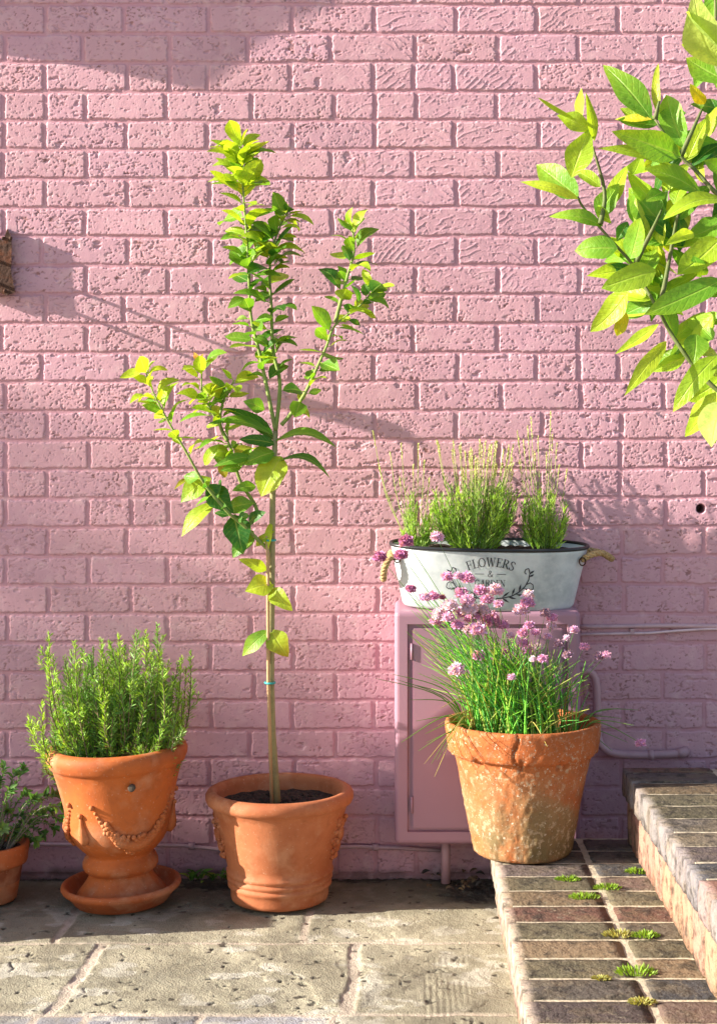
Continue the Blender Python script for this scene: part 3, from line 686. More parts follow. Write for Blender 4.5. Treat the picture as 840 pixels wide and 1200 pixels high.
def lettering():
    mb = MB()
    def surf(u, z):
        A, B = ta(z); y = -B * max(0, 1 - abs(u / A) ** NE) ** (1 / NE); return Vector((u, y - .0012, z))
    def stroke(pts, wd, f):
        for (a, b) in zip(pts[:-1], pts[1:]):
            n = 3
            for i in range(n):
                p = (a[0] + (b[0] - a[0]) * i / n, a[1] + (b[1] - a[1]) * i / n); q = (a[0] + (b[0] - a[0]) * (i + 1) / n, a[1] + (b[1] - a[1]) * (i + 1) / n)
                dx, dy = b[0] - a[0], b[1] - a[1]; l = math.hypot(dx, dy) or 1
                if wd == 2: w_ = .045 + .07 * abs(dy / l)
                else: w_ = .13 if wd == 1 else .05
                nx, ny = -dy / l * w_ / 2, dx / l * w_ / 2
                ex, ey = dx / l * .012, dy / l * .012
                vs = [f(p[0] - ex + nx, p[1] - ey + ny), f(p[0] - ex - nx, p[1] - ey - ny), f(q[0] + ex - nx, q[1] + ey - ny), f(q[0] + ex + nx, q[1] + ey + ny)]
                mb.add([surf(*v) for v in vs], [(0, 1, 2, 3)])
    k = 3.60 / F * 1.17; zc = lambda py: (716 - 672) * k / 1.17 + (672 - py) * k + .002
    # arc text
    h = 9.2 * k; rad = 56 * k; word = 'FLOWERS'; wsum = sum(GL[c][0] for c in word) * h * .98; a = -wsum / rad / 2; cz = zc(663.2) - rad
    for ch in word:
        w_ = GL[ch][0] * h * .98 / rad; am = a + w_ / 2
        def f(x, y, am=am, ch=ch):
            lx = (x - GL[ch][0] / 2) * h * 1.0; r = rad + y * h
            return (math.sin(am) * r + math.cos(am) * lx, cz + math.cos(am) * r - math.sin(am) * lx)
        for wd, pts in GL[ch][1]: stroke(pts, wd, f)
        a += w_
    h2 = 6.8 * k; word = 'GARDEN'; ws = sum(GL[c][0] for c in word) * h2 * .98; x = -ws / 2
    for ch in word:
        for wd, pts in GL[ch][1]: stroke(pts, wd, lambda a_, b_, x=x: (x + a_ * h2 * .95, zc(684.0) + b_ * h2))
        x += GL[ch][0] * h2 * .98
    for wd, pts in GL['&'][1]: stroke(pts, wd, lambda a_, b_: (-.42 * 6 * k + a_ * 6 * k, zc(674.2) + b_ * 6.6 * k))
    for s_ in (-1, 1): stroke([(0, 0), (1, 0)], 0, lambda a_, b_, s_=s_: (s_ * (6.5 + a_ * 9) * k, zc(671.2) + b_ * 12 * k))
    # wreath: two stems with leaves
    for s_ in (-1, 1):
        st = [(6, 697), (14, 696), (22, 694), (29, 690), (35, 684), (38.5, 677), (39.5, 670), (38, 665), (35, 666), (34, 669), (36, 671)]
        stroke(st, 1, lambda a_, b_, s_=s_: (s_ * a_ * k, zc(b_))) if False else None
        def seg(pts, w0, w1):
            for i, (p, q) in enumerate(zip(pts[:-1], pts[1:])):
                t = i / max(1, len(pts) - 1); ww = (w0 + (w1 - w0) * t)
                dx, dy = q[0] - p[0], q[1] - p[1]; l = math.hypot(dx, dy); nx, ny = -dy / l * ww / 2, dx / l * ww / 2
                vs = [(p[0] + nx, p[1] + ny), (p[0] - nx, p[1] - ny), (q[0] - nx, q[1] - ny), (q[0] + nx, q[1] + ny)]
                f_ = [(0, 1, 2, 3)]
                mb.add([surf(s_ * a_ * k, zc(b_)) for a_, b_ in vs], f_)
        seg(st, 1.3, .8)
        for (bx_, by_, ex_, ey_) in ((12, 696, 20, 689), (12, 696, 20, 701), (18, 695, 27, 697), (22, 693.5, 25, 685), (26, 692, 35, 694), (29, 690, 31, 681), (33, 686, 40, 688), (39, 674, 44, 671), (39, 671, 44, 667)):
            mx_, my_ = (bx_ + ex_) / 2, (by_ + ey_) / 2; dx, dy = ex_ - bx_, ey_ - by_; l = math.hypot(dx, dy); ww = 1.1
            vs = [(bx_, by_), (mx_ - dy / l * ww, my_ + dx / l * ww), (ex_, ey_), (mx_ + dy / l * ww, my_ - dx / l * ww)]
            mb.add([surf(s_ * a_ * k, zc(b_)) for a_, b_ in vs], [(0, 1, 2, 3)])
        seg([(36, 682), (40, 680), (43, 682), (43.5, 686), (41, 688), (39, 686)], .9, .7)
    mb.build('lettering', M['ink'], tub, smooth=False)
lettering()

# ================================================================== pots
def soil_disc(r, z, parent, seed=1, amp=.005, dome=0):
    rr = random.Random(seed); mb = MB(); vs = [(0, 0, z + dome)]; n = 40; m = 12
    for j in range(1, m + 1):
        for k in range(n):
            a = 2 * math.pi * k / n; q = r * j / m
            vs.append((q * math.cos(a), q * math.sin(a), z + dome * (1 - (j / m) ** 2) + rr.uniform(-amp, amp)))
    fs = [(0, 1 + k, 1 + (k + 1) % n) for k in range(n)]
    for j in range(m - 1):
        for k in range(n):
            a = 1 + j * n + k; b = 1 + j * n + (k + 1) % n; fs.append((a, a + n, b + n, b))
    mb.add(vs, fs); m2 = mb
    for i in range(160):
        a = rr.uniform(0, 6.28); q = r * math.sqrt(rr.random()) * .93; c = rr.uniform(.6, 1.4)
        m2.sphere((q * math.cos(a), q * math.sin(a), z + dome * (1 - (q / r) ** 2) + .001), rr.uniform(.002, .006), 5, 4, (.8, .8, .8), (1, rr.uniform(.6, 1), .7))
    mb.build('soil', M['soil'], parent)
# urn
U = P(143, 1048.5, 3.55); U.z = 0
sauc = thing('saucer', 'round terracotta saucer under the urn', 'saucer', (U.x, U.y, 0))
def wobf(amp, seed):
    ph = [random.Random(seed + k).uniform(0, 6.28) for k in range(6)]
    return lambda r, z, a: (r * (1 + amp * (math.sin(a * 2 + ph[0]) + .6 * math.sin(a * 3 + z * 20 + ph[1]) + .3 * math.sin(a * 7 + z * 60 + ph[2]))), z)
mb = MB(); mb.lathe([(.001, 0), (.104, 0), (.112, .003), (.132, .028), (.141, .034), (.145, .041), (.143, .048), (.137, .051), (.131, .047), (.124, .030), (.108, .014), (.001, .013)], 96, (.45, .105, .025), wobf(.002, 3), close=False)
mb.build('dish', M['terra'], sauc)
sauc.rotation_euler = (R(1.0), R(-1.5), 0)
urn = thing('garland_urn', 'terracotta footed urn with moulded garlands holding a rosemary bush', 'urn', (U.x, U.y, .0145))
urn.rotation_euler = (R(1.0), R(-1.7), 0)
k = 3.55 / F
uprof = [(0, 0), (52, 0), (53, 2), (50, 7), (43, 15), (38, 22), (36, 27), (37.5, 29), (41, 31), (43.5, 35), (43.5, 40), (41, 45), (37.5, 47.5), (38, 50), (44, 55), (50.5, 62), (56, 71), (59.5, 81), (61.5, 92), (63, 103), (65.5, 115), (68.5, 127),
         (71.5, 138), (74, 146), (75.5, 148.5), (77.5, 149.5), (78.8, 152), (81.2, 157), (81.8, 162), (80.5, 166), (78, 168.5), (72, 170), (68, 169), (66, 165), (65, 150), (62, 140), (2, 139)]
uprof = [(r * k, z * k * 1.045) for r, z in uprof]
mb = MB(); mb.lathe(uprof, 120, (.52, .125, .024), wobf(.0015, 8), close=False); ub = mb.build('body', M['terra'], urn)
def urad(z):
    z /= k
    best = 60
    pr_ = [(r / k, q / k) for r, q in uprof[12:24]]
    for (r0, z0), (r1, z1) in zip(pr_[:-1], pr_[1:]):
        if z0 <= z <= z1: return (r0 + (r1 - r0) * (z - z0) / (z1 - z0)) * k
    return best * k
def on_urn(a, z, o=0): r = urad(z) + o; return Vector((r * math.cos(a), r * math.sin(a), z))
# angle of the camera side is -90 deg. garland swags between two studs, tassels hanging from each stud
def a_of(px): return -math.pi / 2 + math.asin(max(-.99, min(.99, (px - 141) / 61.0)))
tc_ = (.50, .145, .04)
def garland(a0, a1, ztop, sag, rs):
    mb = MB(); n = 34; rr = random.Random(rs)
    for i in range(n + 1):
        t = i / n; a = a0 + (a1 - a0) * t; z = (ztop - sag * math.sin(math.pi * t) ** .8) * k
        fat = .005 + .0145 * math.sin(math.pi * t) ** 1.2
        mb.sphere(on_urn(a, z, -.001), fat * .85, 8, 6, tc_)
        if .12 < t < .88:
            for _ in range(6):
                mb.sphere(on_urn(a + rr.uniform(-.03, .03), z + rr.uniform(-fat, fat) * 1.1, fat * .3), rr.uniform(.0040, .0072), 6, 5, tc_)
        else:
            mb.sphere(on_urn(a + rr.uniform(-.01, .01), z, fat * .5), .003, 6, 5, tc_)
    mb.sphere(on_urn(a0, ztop * k, .003), .0065, 10, 8, tc_); mb.sphere(on_urn(a1, ztop * k, .003), .0065, 10, 8, tc_)
    mb.build('garland', M['terra'], urn)
def tassel(a, z0, z1):
    mb = MB()
    pts = [on_urn(a, (z0 + (z1 - z0) * t) * k, .0025) for t in (0, .2, .4, .6, .8, 1)]
    mb.tube(pts, [.004, .005, .008, .0125, .0145, .008], 8, tc_); mb.sphere(on_urn(a, z0 * k, .004), .0062, 10, 8, tc_); mb.build('tassel', M['terra'], urn)
A0 = a_of(125)
for q in range(3):
    a0 = A0 + q * 2 * math.pi / 3; garland(a0, a0 + 1.58, 119, 47, q + 2); tassel(a0 - .26, 108, 74)
mb = MB(); c = on_urn(a_of(164), 142 * k, 0) + Vector((.006, -.012, 0)); 
mb.tube([c + Vector((0, .010, 0)), c + Vector((0, -.001, 0)), c + Vector((0, -.002, 0))], [.0085, .0085, .0065], 12, (.07, .05, .035)); mb.build('stud', M['woodstem'], urn)
soil_disc(.128, 147 * k, urn, 5)

# lemon pot
LP = P(328, 1048, 3.572); LP.z = 0
lpot = thing('lemon_pot', 'round terracotta pot with rolled rim and moulded side masks holding the small lemon tree', 'plant pot', LP)
k2 = 3.575 / F
pr = [(0, 0), (53, 0), (56, 2), (57, 6), (57, 12), (58.5, 16), (60.5, 18), (60.5, 21), (58.8, 22.5), (58.8, 23.5), (61.5, 25.5), (61.5, 28.5), (59.6, 30), (59.6, 31), (62.3, 33), (62.3, 36), (60.5, 38), (62, 45), (65.5, 58), (69, 72), (73, 88), (76.5, 102),
      (79, 110), (81, 112), (84.5, 114), (86.3, 118), (86.3, 123), (84, 127), (80, 129), (76, 128.5), (73.5, 126), (72.5, 120), (72, 108), (70, 100), (2, 100)]
pr = [(r * k2, z * k2) for r, z in pr]
mb = MB(); mb.lathe(pr, 120, (.44, .145, .058), wobf(.0018, 5), close=False); mb.build('body', M['terra'], lpot)
for s_, aa in ((1, R(-8)), (-1, R(188))):
    mb = MB(); rr = random.Random(12 + s_)
    def lr(z): return (62 + (z - 45) * .25) * k2
    for z, rd, w_ in ((92, .017, .9), (80, .024, 1), (66, .022, 1), (54, .013, .8)):
        r_ = lr(z) - .002; mb.sphere((r_ * math.cos(aa), r_ * math.sin(aa), z * k2), rd, 14, 10, (.44, .145, .058), (.55, .9 * w_, .95))
    for i in range(46):
        a2 = aa + rr.uniform(-.34, .34); z = rr.uniform(50, 100); r_ = lr(z) + .006 - abs(a2 - aa) * .02
        mb.sphere((r_ * math.cos(a2), r_ * math.sin(a2), z * k2), rr.uniform(.004, .0085), 7, 5, (.44, .145, .058))
    mb.build('mask', M['terra'], lpot)
soil_disc(.151, 110 * k2, lpot, 8, .006, .004)

# big pot on the step
BP = Vector(((612 - VX) * 3.43 / F, 3.43 - D, Z1 + .001))
bpot = thing('large_weathered_pot', 'large weathered terracotta pot with cracked rim and chives, standing on lower brick step', 'plant pot', BP)
k3 = 3.43 / F
pr = [(0, 0), (52, 0), (55.5, 1.5), (57, 5), (60, 20), (64, 40), (68, 60), (72, 80), (76, 100), (79.5, 113), (80, 117), (86, 118.5), (87.5, 121), (89, 132), (90.5, 144), (91.2, 150), (90, 153.5), (87, 154.5), (84, 153), (82.5, 148), (80, 130), (78, 125), (2, 124)]
pr = [(r * k3, z * k3) for r, z in pr]
pr2 = []
for (r0, z0), (r1, z1) in zip(pr[:-1], pr[1:]):
    n = max(1, int(math.hypot(r1 - r0, z1 - z0) / .006))
    for i in range(n): pr2.append((r0 + (r1 - r0) * i / n, z0 + (z1 - z0) * i / n))
pr2.append(pr[-1])
def potf(r, z, a):
    n = float(fb(np.array(a * .18 + 2), np.array(z), .05, 401, 3)) - .5; m_ = float(fb(np.array(a * .18 + 5), np.array(z), .014, 411, 2)) - .5
    g_ = r + (n * .006 + m_ * .0035) * (1 if r > .05 else 0)
    if 112 * k3 < z < 124 * k3:                               # ragged lower lip of the rim
        g_ -= max(0, float(vn(np.array(a * .5), np.array(0.), .03, 421)) - .55) * .02
    c = abs(a - 4.555 - .03 * math.sin(z * 90)); c = min(c, 6.283 - c)
    if c < .014 and z > 117 * k3: g_ -= .006
    return g_, z
mb = MB(); mb.lathe(pr2, 300, (1, 1, 1), potf, close=False); mb.build('body', M['oldterra'], bpot)
soil_disc(.158, 128 * k3, bpot, 11)
for i in range(1):
    pass

# small pot at the left edge
SPx = P(-17, 1050, 3.56); SPx.z = 0
spot = thing('small_herb_pot', 'small orange terracotta pot with a dark band, cut off left of the urn', 'plant pot', SPx)
k4 = 3.56 / F
pr = [(0, 0), (34, 0), (36, 2), (39.5, 22), (43, 42), (43.5, 43), (47.5, 43.5), (48.5, 46), (50.5, 64), (49.5, 66.5), (46.5, 67), (44.5, 63), (43, 52), (2, 52)]
mb = MB(); mb.lathe([(r * k4, z * k4) for r, z in pr], 90, (.46, .12, .032), wobf(.0015, 15), close=False); mb.build('body', M['terra'], spot)
mb = MB(); mb.lathe([((39.8) * k4, 23 * k4), (43.2 * k4, 42.4 * k4)], 90, (.20, .06, .025), None, close=False); mb.build('band', M['terra'], spot)
soil_disc(.085, 58 * k4, spot, 14)

# added unseen timber trough beyond the left edge, shading the foot of the wall
o = thing('shade_trough', 'added low timber trough beyond the left edge, shading the wall foot', 'blocker', (-1.42, -.32, 0))
mb = MB()
for z in (0, .092, .184, .276):
    for y in (-.24, .225): mb.box((-.10, y, z), (.10, y + .018, z + .088))
    for x in (-.118, .10): mb.box((x, -.24, z), (x + .018, .243, z + .088))
mb.build('boards', M['wood'], o, smooth=False); mb = MB(); mb.box((-.10, -.222, .005), (.10, .225, .33)); mb.build('soil', M['soil'], o, smooth=False)

# ================================================================== plants
def lerp(a, b, t): return tuple(a[i] + (b[i] - a[i]) * t for i in range(3))
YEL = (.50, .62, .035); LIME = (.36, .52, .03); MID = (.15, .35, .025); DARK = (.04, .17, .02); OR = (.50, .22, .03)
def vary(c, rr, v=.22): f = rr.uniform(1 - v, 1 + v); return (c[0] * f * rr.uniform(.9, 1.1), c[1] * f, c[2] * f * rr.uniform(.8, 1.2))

# ---- small lemon tree
def lemon_tree():
    rr = random.Random(21)
    base = Vector((LP.x - .008, LP.y, 110 * k2 + .0))
    t = thing('lemon_tree', 'young lemon tree with staked stem and yellow-green leaves growing from round pot', 'tree', base)
    d0 = 3.572
    def Q(x, y, dd=0): return P(x, y, d0 + min(dd, .01) - .115 * max(0, min(1, (870 - y) / 330))) - base
    mb = MB(); tr = [base - base + Vector((0, 0, -.02)), Q(321, 900), Q(319, 860), Q(317.5, 800), Q(318, 740), Q(318.5, 690), Q(319, 640), Q(319.5, 590), Q(321, 545), Q(323, 505)]
    mb.tube(tr, [.0130, .0110, .0092, .0085, .008, .0078, .0075, .007, .0068, .006], 10, (.30, .27, .12)); mb.build('trunk', M['bark'], t)
    mb = MB(); mb.tube([Q(319, 960, -.014), Q(314.5, 800, -.014), Q(314, 655, -.014), Q(313, 628, -.014)], .0042, 8, (.48, .30, .15)); mb.build('stake', M['woodstem'], t)
    for (x, y) in ((316.5, 800), (317, 633)):
        m2 = MB(); c = Q(x, y, -.004); m2.tube([c + Vector((0.012 * math.cos(a), .015 * math.sin(a), .0)) for a in [j * math.pi / 8 for j in range(17)]], .0028, 6, cap=False); m2.build('tie', M['tie'], t)
    stems = {
     'A': ([(323, 505), (314, 460), (304, 413), (294, 369), (291, 300), (286, 236), (283, 195), (282, 172)], [0, 0, .01, .01, .0, -.01, -.01, -.01]),
     'B': ([(323, 505), (328, 450), (320, 409), (318, 357), (316, 320), (320, 290), (328, 266), (338, 247)], [0, .02, .03, .03, .03, .03, .02, .02]),
     'C': ([(330, 498), (345, 480), (359, 458), (372, 430), (383, 405), (393, 381), (423, 357), (440, 336)], [0, -.01, -.03, -.04, -.05, -.05, -.06, -.06]),
     'E': ([(393, 378), (400, 350), (407, 324), (415, 295), (413, 268)], [-.05, -.04, -.03, -.03, -.03]),
     'D': ([(319, 648), (300, 630), (285, 615), (267, 600), (240, 567), (217, 527), (197, 493), (180, 460), (170, 432)], [0, -.02, -.03, -.05, -.06, -.07, -.08, -.08, -.08]),
     'G': ([(303, 606), (298, 590), (283, 567), (274, 540), (267, 517), (247, 480), (237, 460), (237, 425)], [-.02, 0, .02, .03, .04, .04, .04, .04]),
     'K': ([(267, 517), (258, 497), (262, 470), (275, 445)], [.04, .03, .02, .0]),
    }
    pos = {}
    mb = MB()
    for nme, (pp, dp) in stems.items():
        pts = smooth_pts([Q(x, y, dd) for (x, y), dd in zip(pp, dp)], 5); pos[nme] = pts
        mb.tube(pts, [.0052 - .0036 * i / (len(pts) - 1) for i in range(len(pts))], 7, (.22, .30, .06))
    cr = mb.build('branches', M['bark'], t)
    mb = MB()
    def lf(bx, by, tx, ty, wpx, col, tip=None, dd=0, nrm=(-.25, -1, .35), bend=.12, tw=0, fold=.2):
        mb.leaf(Q(bx, by, dd - .004), Q(tx, ty, dd - .02 + rr.uniform(-.02, .01)), wpx * d0 / F, nrm, bend, fold, col, tip or col, 8, tw)
    # the large leaves low on the crown, each where the photograph has it
    lf(320, 510, 242, 497, 22, MID, dd=.0, nrm=(0, -.6, 1), bend=.14)
    lf(322, 516, 262, 478, 20, DARK, dd=.02, nrm=(0, -.7, .8))
    lf(323, 517, 394, 524, 24, MID, nrm=(0.1, -.5, 1), bend=.2); lf(325, 541, 387, 561, 17, DARK, MID, nrm=(.2, -.5, 1), bend=.25)
    lf(330, 535, 306, 582, 38, LIME, YEL, nrm=(-.2, -1, .2), bend=.1); lf(322, 530, 285, 545, 22, MID)
    lf(322, 520, 280, 515, 15, DARK); lf(247, 560, 212, 589, 26, LIME, MID); lf(252, 590, 213, 629, 22, LIME, nrm=(-.4, -1, .6))
    lf(243, 568, 274, 602, 26, DARK); lf(274, 603, 285, 650, 30, DARK, nrm=(.1, -1, .1)); lf(297, 622, 273, 654, 24, MID, DARK)
    lf(268, 596, 298, 590, 22, MID); lf(292, 612, 312, 600, 15, DARK); lf(318, 612, 314, 646, 10, YEL, tw=.5); lf(313, 668, 279, 655, 14, LIME, YEL)
    lf(321, 684, 287, 693, 26, YEL, LIME); lf(316, 690, 343, 716, 20, LIME, YEL); lf(316, 739, 284, 769, 20, MID, LIME); lf(317, 738, 338, 770, 26, LIME, (.5, .38, .03))
    lf(264, 560, 262, 535, 12, (.35, .32, .03)); lf(240, 545, 258, 520, 14, LIME); lf(222, 560, 204, 574, 6, (.4, .36, .03)); lf(300, 570, 272, 575, 14, MID)
    lf(310, 480, 285, 470, 17, MID); lf(296, 535, 250, 547, 13, MID); lf(300, 640, 322, 622, 10, LIME); lf(283, 548, 258, 552, 12, MID)
    def along(nme, t0, t1, n, size, cols, spread=1.0, wr=.56):
        pts = pos[nme]
        for i in range(n):
            u = t0 + (t1 - t0) * (i + rr.uniform(0, .7)) / n; q = u * (len(pts) - 1); a = pts[int(q)].lerp(pts[min(int(q) + 1, len(pts) - 1)], q - int(q))
            tg = (pts[min(int(q) + 1, len(pts) - 1)] - pts[max(int(q) - 1, 0)]).normalized()
            ang = i * 2.4 + rr.uniform(-.5, .5)
            out = Vector((math.cos(ang), math.sin(ang) * .75, 0)); out = (out - tg * out.dot(tg)).normalized()
            dr = (out * spread + tg * rr.uniform(.2, .9) + Vector((0, 0, rr.uniform(-.75, .25)))).normalized()
            L = size * 1.38 * rr.uniform(.5, 1.25); c = vary(rr.choice(cols), rr)
            nr = (tg + Vector((-.5, -.8, .3)) * rr.uniform(.3, 1.1) + Vector([rr.uniform(-.5, .5) for _ in range(3)]))
            b_ = a + dr * rr.uniform(.004, .014)
            mb.tube([a, b_], .0012, 4, LIME, cap=False)
            mb.leaf(b_, b_ + dr * L, L * wr * rr.uniform(.85, 1.25), nr, rr.uniform(-.06, .2), rr.uniform(.15, .5), c, lerp(c, YEL, rr.uniform(0, .35)), 6, rr.uniform(-.6, .6), .75)
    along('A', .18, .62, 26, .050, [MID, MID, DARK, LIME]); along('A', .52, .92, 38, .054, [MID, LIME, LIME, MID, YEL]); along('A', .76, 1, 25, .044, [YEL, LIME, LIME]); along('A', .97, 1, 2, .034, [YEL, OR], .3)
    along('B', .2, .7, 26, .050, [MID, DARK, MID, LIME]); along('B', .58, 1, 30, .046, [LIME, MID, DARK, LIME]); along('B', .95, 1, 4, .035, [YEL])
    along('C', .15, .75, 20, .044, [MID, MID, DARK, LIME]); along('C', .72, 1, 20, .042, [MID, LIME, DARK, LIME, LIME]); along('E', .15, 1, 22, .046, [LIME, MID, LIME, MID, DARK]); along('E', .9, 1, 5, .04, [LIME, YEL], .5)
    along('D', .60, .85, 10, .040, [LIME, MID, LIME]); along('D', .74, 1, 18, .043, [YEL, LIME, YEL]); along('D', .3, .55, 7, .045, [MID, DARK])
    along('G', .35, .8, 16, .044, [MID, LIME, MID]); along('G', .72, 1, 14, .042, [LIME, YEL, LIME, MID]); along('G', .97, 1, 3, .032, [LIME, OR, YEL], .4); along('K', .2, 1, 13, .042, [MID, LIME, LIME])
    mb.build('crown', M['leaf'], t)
lemon_tree()

# ---- larger lemon tree reaching in from the right, standing on the upper step
def right_tree():
    rr = random.Random(5); d0 = 2.12
    base = Vector((.655, -1.62, Z2 + .24))
    tp = thing('glazed_tree_pot', 'terracotta pot on upper brick step beyond the right edge', 'plant pot', (.655, -1.62, Z2 + .001))
    mb = MB(); mb.lathe([(.001, 0), (.105, 0), (.11, .01), (.145, .23), (.165, .235), (.17, .29), (.155, .295), (.148, .24), (.001, .24)], 72, (.58, .22, .09), close=False); mb.build('body', M['terra'], tp)
    soil_disc(.142, .252, tp, 33)
    t = thing('lemon_tree', 'large-leaved lemon tree with bright yellow-green leaves reaching in at top right', 'tree', base)
    def Q(x, y, dd=0): return P(x, y, d0 + dd) - base
    mb = MB(); mb.tube(smooth_pts([Vector((0, 0, -.01)), Vector((-.008, .006, .22)), Q(945, 590, .015), Q(935, 470), Q(925, 330), Q(902, 180), Q(884, 40), Q(872, -80)], 4), [.013 - .008 * i / 28 for i in range(29)], 9, (.14, .13, .06)); mb.build('trunk', M['bark'], t)
    st = [[(932, 520), (875, 478), (840, 457), (817, 434), (800, 412), (783, 386), (771, 363), (754, 334), (740, 309), (709, 274), (683, 243), (677, 231)], [(905, 275), (845, 232), (815, 200), (797, 183), (767, 140)],
          [(771, 363), (778, 334), (786, 291), (793, 255), (800, 235)], [(743, 311), (763, 271), (775, 245)], [(890, 120), (850, 100), (835, 60), (838, 20), (836, -40)], [(767, 140), (772, 118)], [(703, 262), (708, 225), (694, 172)], [(797, 183), (812, 150), (822, 128)]]
    mb = MB()
    for s_ in st:
        pts = smooth_pts([Q(x, y, rr.uniform(-.01, .01)) for x, y in s_], 4); n = len(pts); mb.tube(pts, [.0042 - .0026 * i / (n - 1) for i in range(n)], 7, (.10, .13, .03))
    mb.build('branches', M['bark'], t)
    L = [(763, 140, 706, 76, 30, 'm'), (771, 134, 771, 74, 10, 'y'), (671, 140, 630, 114, 18, 'y'), (680, 143, 681, 103, 12, 'y'), (696, 165, 686, 108, 11, 'l'), (690, 152, 652, 135, 20, 'l'), (669, 208, 692, 150, 28, 'l'), (677, 231, 628, 193, 32, 'm'),
         (677, 233, 609, 213, 12, 'y'), (703, 219, 673, 200, 17, 'l'), (706, 265, 643, 254, 18, 'm'), (763, 140, 720, 140, 10, 'Y'), (797, 183, 716, 154, 30, 'm'), (786, 194, 700, 174, 17, 'l'), (800, 170, 780, 111, 31, 'm'), (820, 226, 754, 197, 31, 'm'),
         (783, 271, 736, 220, 34, 'm'), (848, 234, 776, 258, 28, 'l'), (806, 185, 829, 137, 18, 'y'), (850, 95, 803, 68, 38, 'm'), (847, 62, 803, 14, 44, 'p'), (842, 78, 812, -10, 42, 'p'), (814, 56, 798, 52, 9, 'y'), (825, 122, 808, 98, 14, 'Y'),
         (850, 130, 808, 122, 17, 'd'), (850, 202, 824, 188, 19, 'm'), (823, 214, 814, 183, 12, 'y'), (700, 255, 725, 215, 24, 'm'), (714, 245, 736, 193, 18, 'y'), (723, 291, 673, 294, 29, 'm'), (738, 303, 750, 255, 28, 'm'), (768, 317, 704, 338, 30, 'l'),
         (735, 342, 691, 389, 29, 'l'), (748, 331, 768, 292, 27, 'm'), (846, 328, 754, 369, 30, 'm'), (733, 366, 722, 394, 15, 'Y'), (771, 380, 720, 415, 14, 'y'), (780, 400, 731, 464, 18, 'y'), (838, 366, 783, 422, 36, 'l'), (840, 417, 788, 483, 26, 'l'),
         (844, 280, 793, 322, 34, 'l'), (812, 273, 779, 287, 15, 'y'), (838, 460, 802, 512, 28, 'y'), (815, 392, 812, 427, 26, 'm'), (846, 445, 805, 470, 27, 'l'), (852, 470, 833, 524, 42, 'p'), (828, 500, 838, 520, 12, 'm'), (846, 258, 806, 276, 27, 'm'),
         (846, 345, 824, 338, 12, 'm'), (735, 260, 722, 283, 14, 'd'), (850, 380, 818, 372, 16, 'm'), (700, 240, 716, 262, 12, 'l'), (790, 240, 806, 214, 20, 'l'), (740, 205, 752, 180, 18, 'l'), (830, 160, 846, 118, 20, 'y'), (792, 205, 776, 226, 16, 'l'),
         (776, 225, 756, 236, 18, 'm'), (812, 300, 828, 322, 18, 'm'), (835, 398, 822, 385, 16, 'm'), (770, 345, 748, 356, 14, 'm'), (848, 300, 870, 260, 26, 'l'), (860, 200, 890, 160, 30, 'l'), (870, 120, 900, 90, 30, 'm'), (870, 420, 900, 380, 34, 'l'), (865, 330, 905, 350, 30, 'm'), (860, 30, 890, -10, 34, 'l'), (880, 250, 920, 220, 30, 'm')]
    cm = {'m': (MID, LIME), 'l': (LIME, LIME), 'y': (YEL, LIME), 'Y': ((.62, .48, .02), YEL), 'd': (DARK, MID), 'p': ((.46, .58, .12), (.46, .58, .12))}
    mb = MB()
    for i, (bx, by, tx, ty, wd, c) in enumerate(L):
        a, b = cm[c]; dd = rr.uniform(-.06, .06)
        if c == 'p': dd = -.10
        ln = math.hypot(tx - bx, ty - by)
        mb.leaf(Q(bx, by, dd * .5), Q(tx, ty, dd + rr.uniform(-.03, .03)), wd * d0 / F * 1.08, (rr.uniform(-.9, .1), -1, rr.uniform(-.1, .8)), rr.uniform(.03, .16) * (1 if rr.random() < .75 else -1), rr.uniform(.12, .4), vary(a, rr, .15), vary(b, rr, .15), 10, rr.uniform(-.5, .5), .85)
    ex = random.Random(77)
    for i in range(110):                                        # smaller filler leaves along the twigs
        s_ = ex.choice(st[:4] + st[:2] + st[4:5]); q = ex.randrange(len(s_) - 1); u = ex.random(); x = s_[q][0] + (s_[q + 1][0] - s_[q][0]) * u; y = s_[q][1] + (s_[q + 1][1] - s_[q][1]) * u
        if x < 705: continue
        a_ = ex.uniform(0, 6.28); ln = ex.uniform(34, 62); c = vary(ex.choice([MID, LIME, MID, LIME, YEL, DARK]), ex, .2)
        mb.leaf(Q(x, y, .03), Q(x + ln * math.cos(a_), y + ln * math.sin(a_), ex.uniform(.02, .12)), ln * .38 * d0 / F, (ex.uniform(-.9, .3), -1, ex.uniform(-.1, .8)), ex.uniform(-.1, .16), ex.uniform(.12, .4), c, c, 8, ex.uniform(-.5, .5), .85)
    rr2 = random.Random(9)                                     # the rest of the crown, beyond the frame
    tw = MB()
    for (sx, sy) in ((940, 520), (930, 400), (922, 300), (910, 210), (897, 120), (886, 50), (935, 440)):
        for _ in range(2):
            a_ = Q(sx, sy); dv = Vector((rr2.uniform(.2, 1), rr2.uniform(-.7, .9), rr2.uniform(.1, .8))).normalized() * rr2.uniform(.12, .22); tp_ = smooth_pts([a_, a_ + dv * .5 + Vector((0, 0, -.01)), a_ + dv], 5)
            tw.tube(tp_, .0022, 6, (.10, .13, .03))
            for q in range(2, len(tp_)):
                dr = (dv.normalized() + Vector([rr2.gauss(0, .8) for _ in range(3)])).normalized(); c = vary(rr2.choice([MID, LIME, MID]), rr2)
                mb.leaf(tp_[q], tp_[q] + dr * rr2.uniform(.05, .09), .034, (rr2.uniform(-.6, .6), -1, .5), .1, .3, c, c, 7)
    tw.build('branches', M['bark'], t)
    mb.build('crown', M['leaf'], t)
right_tree()

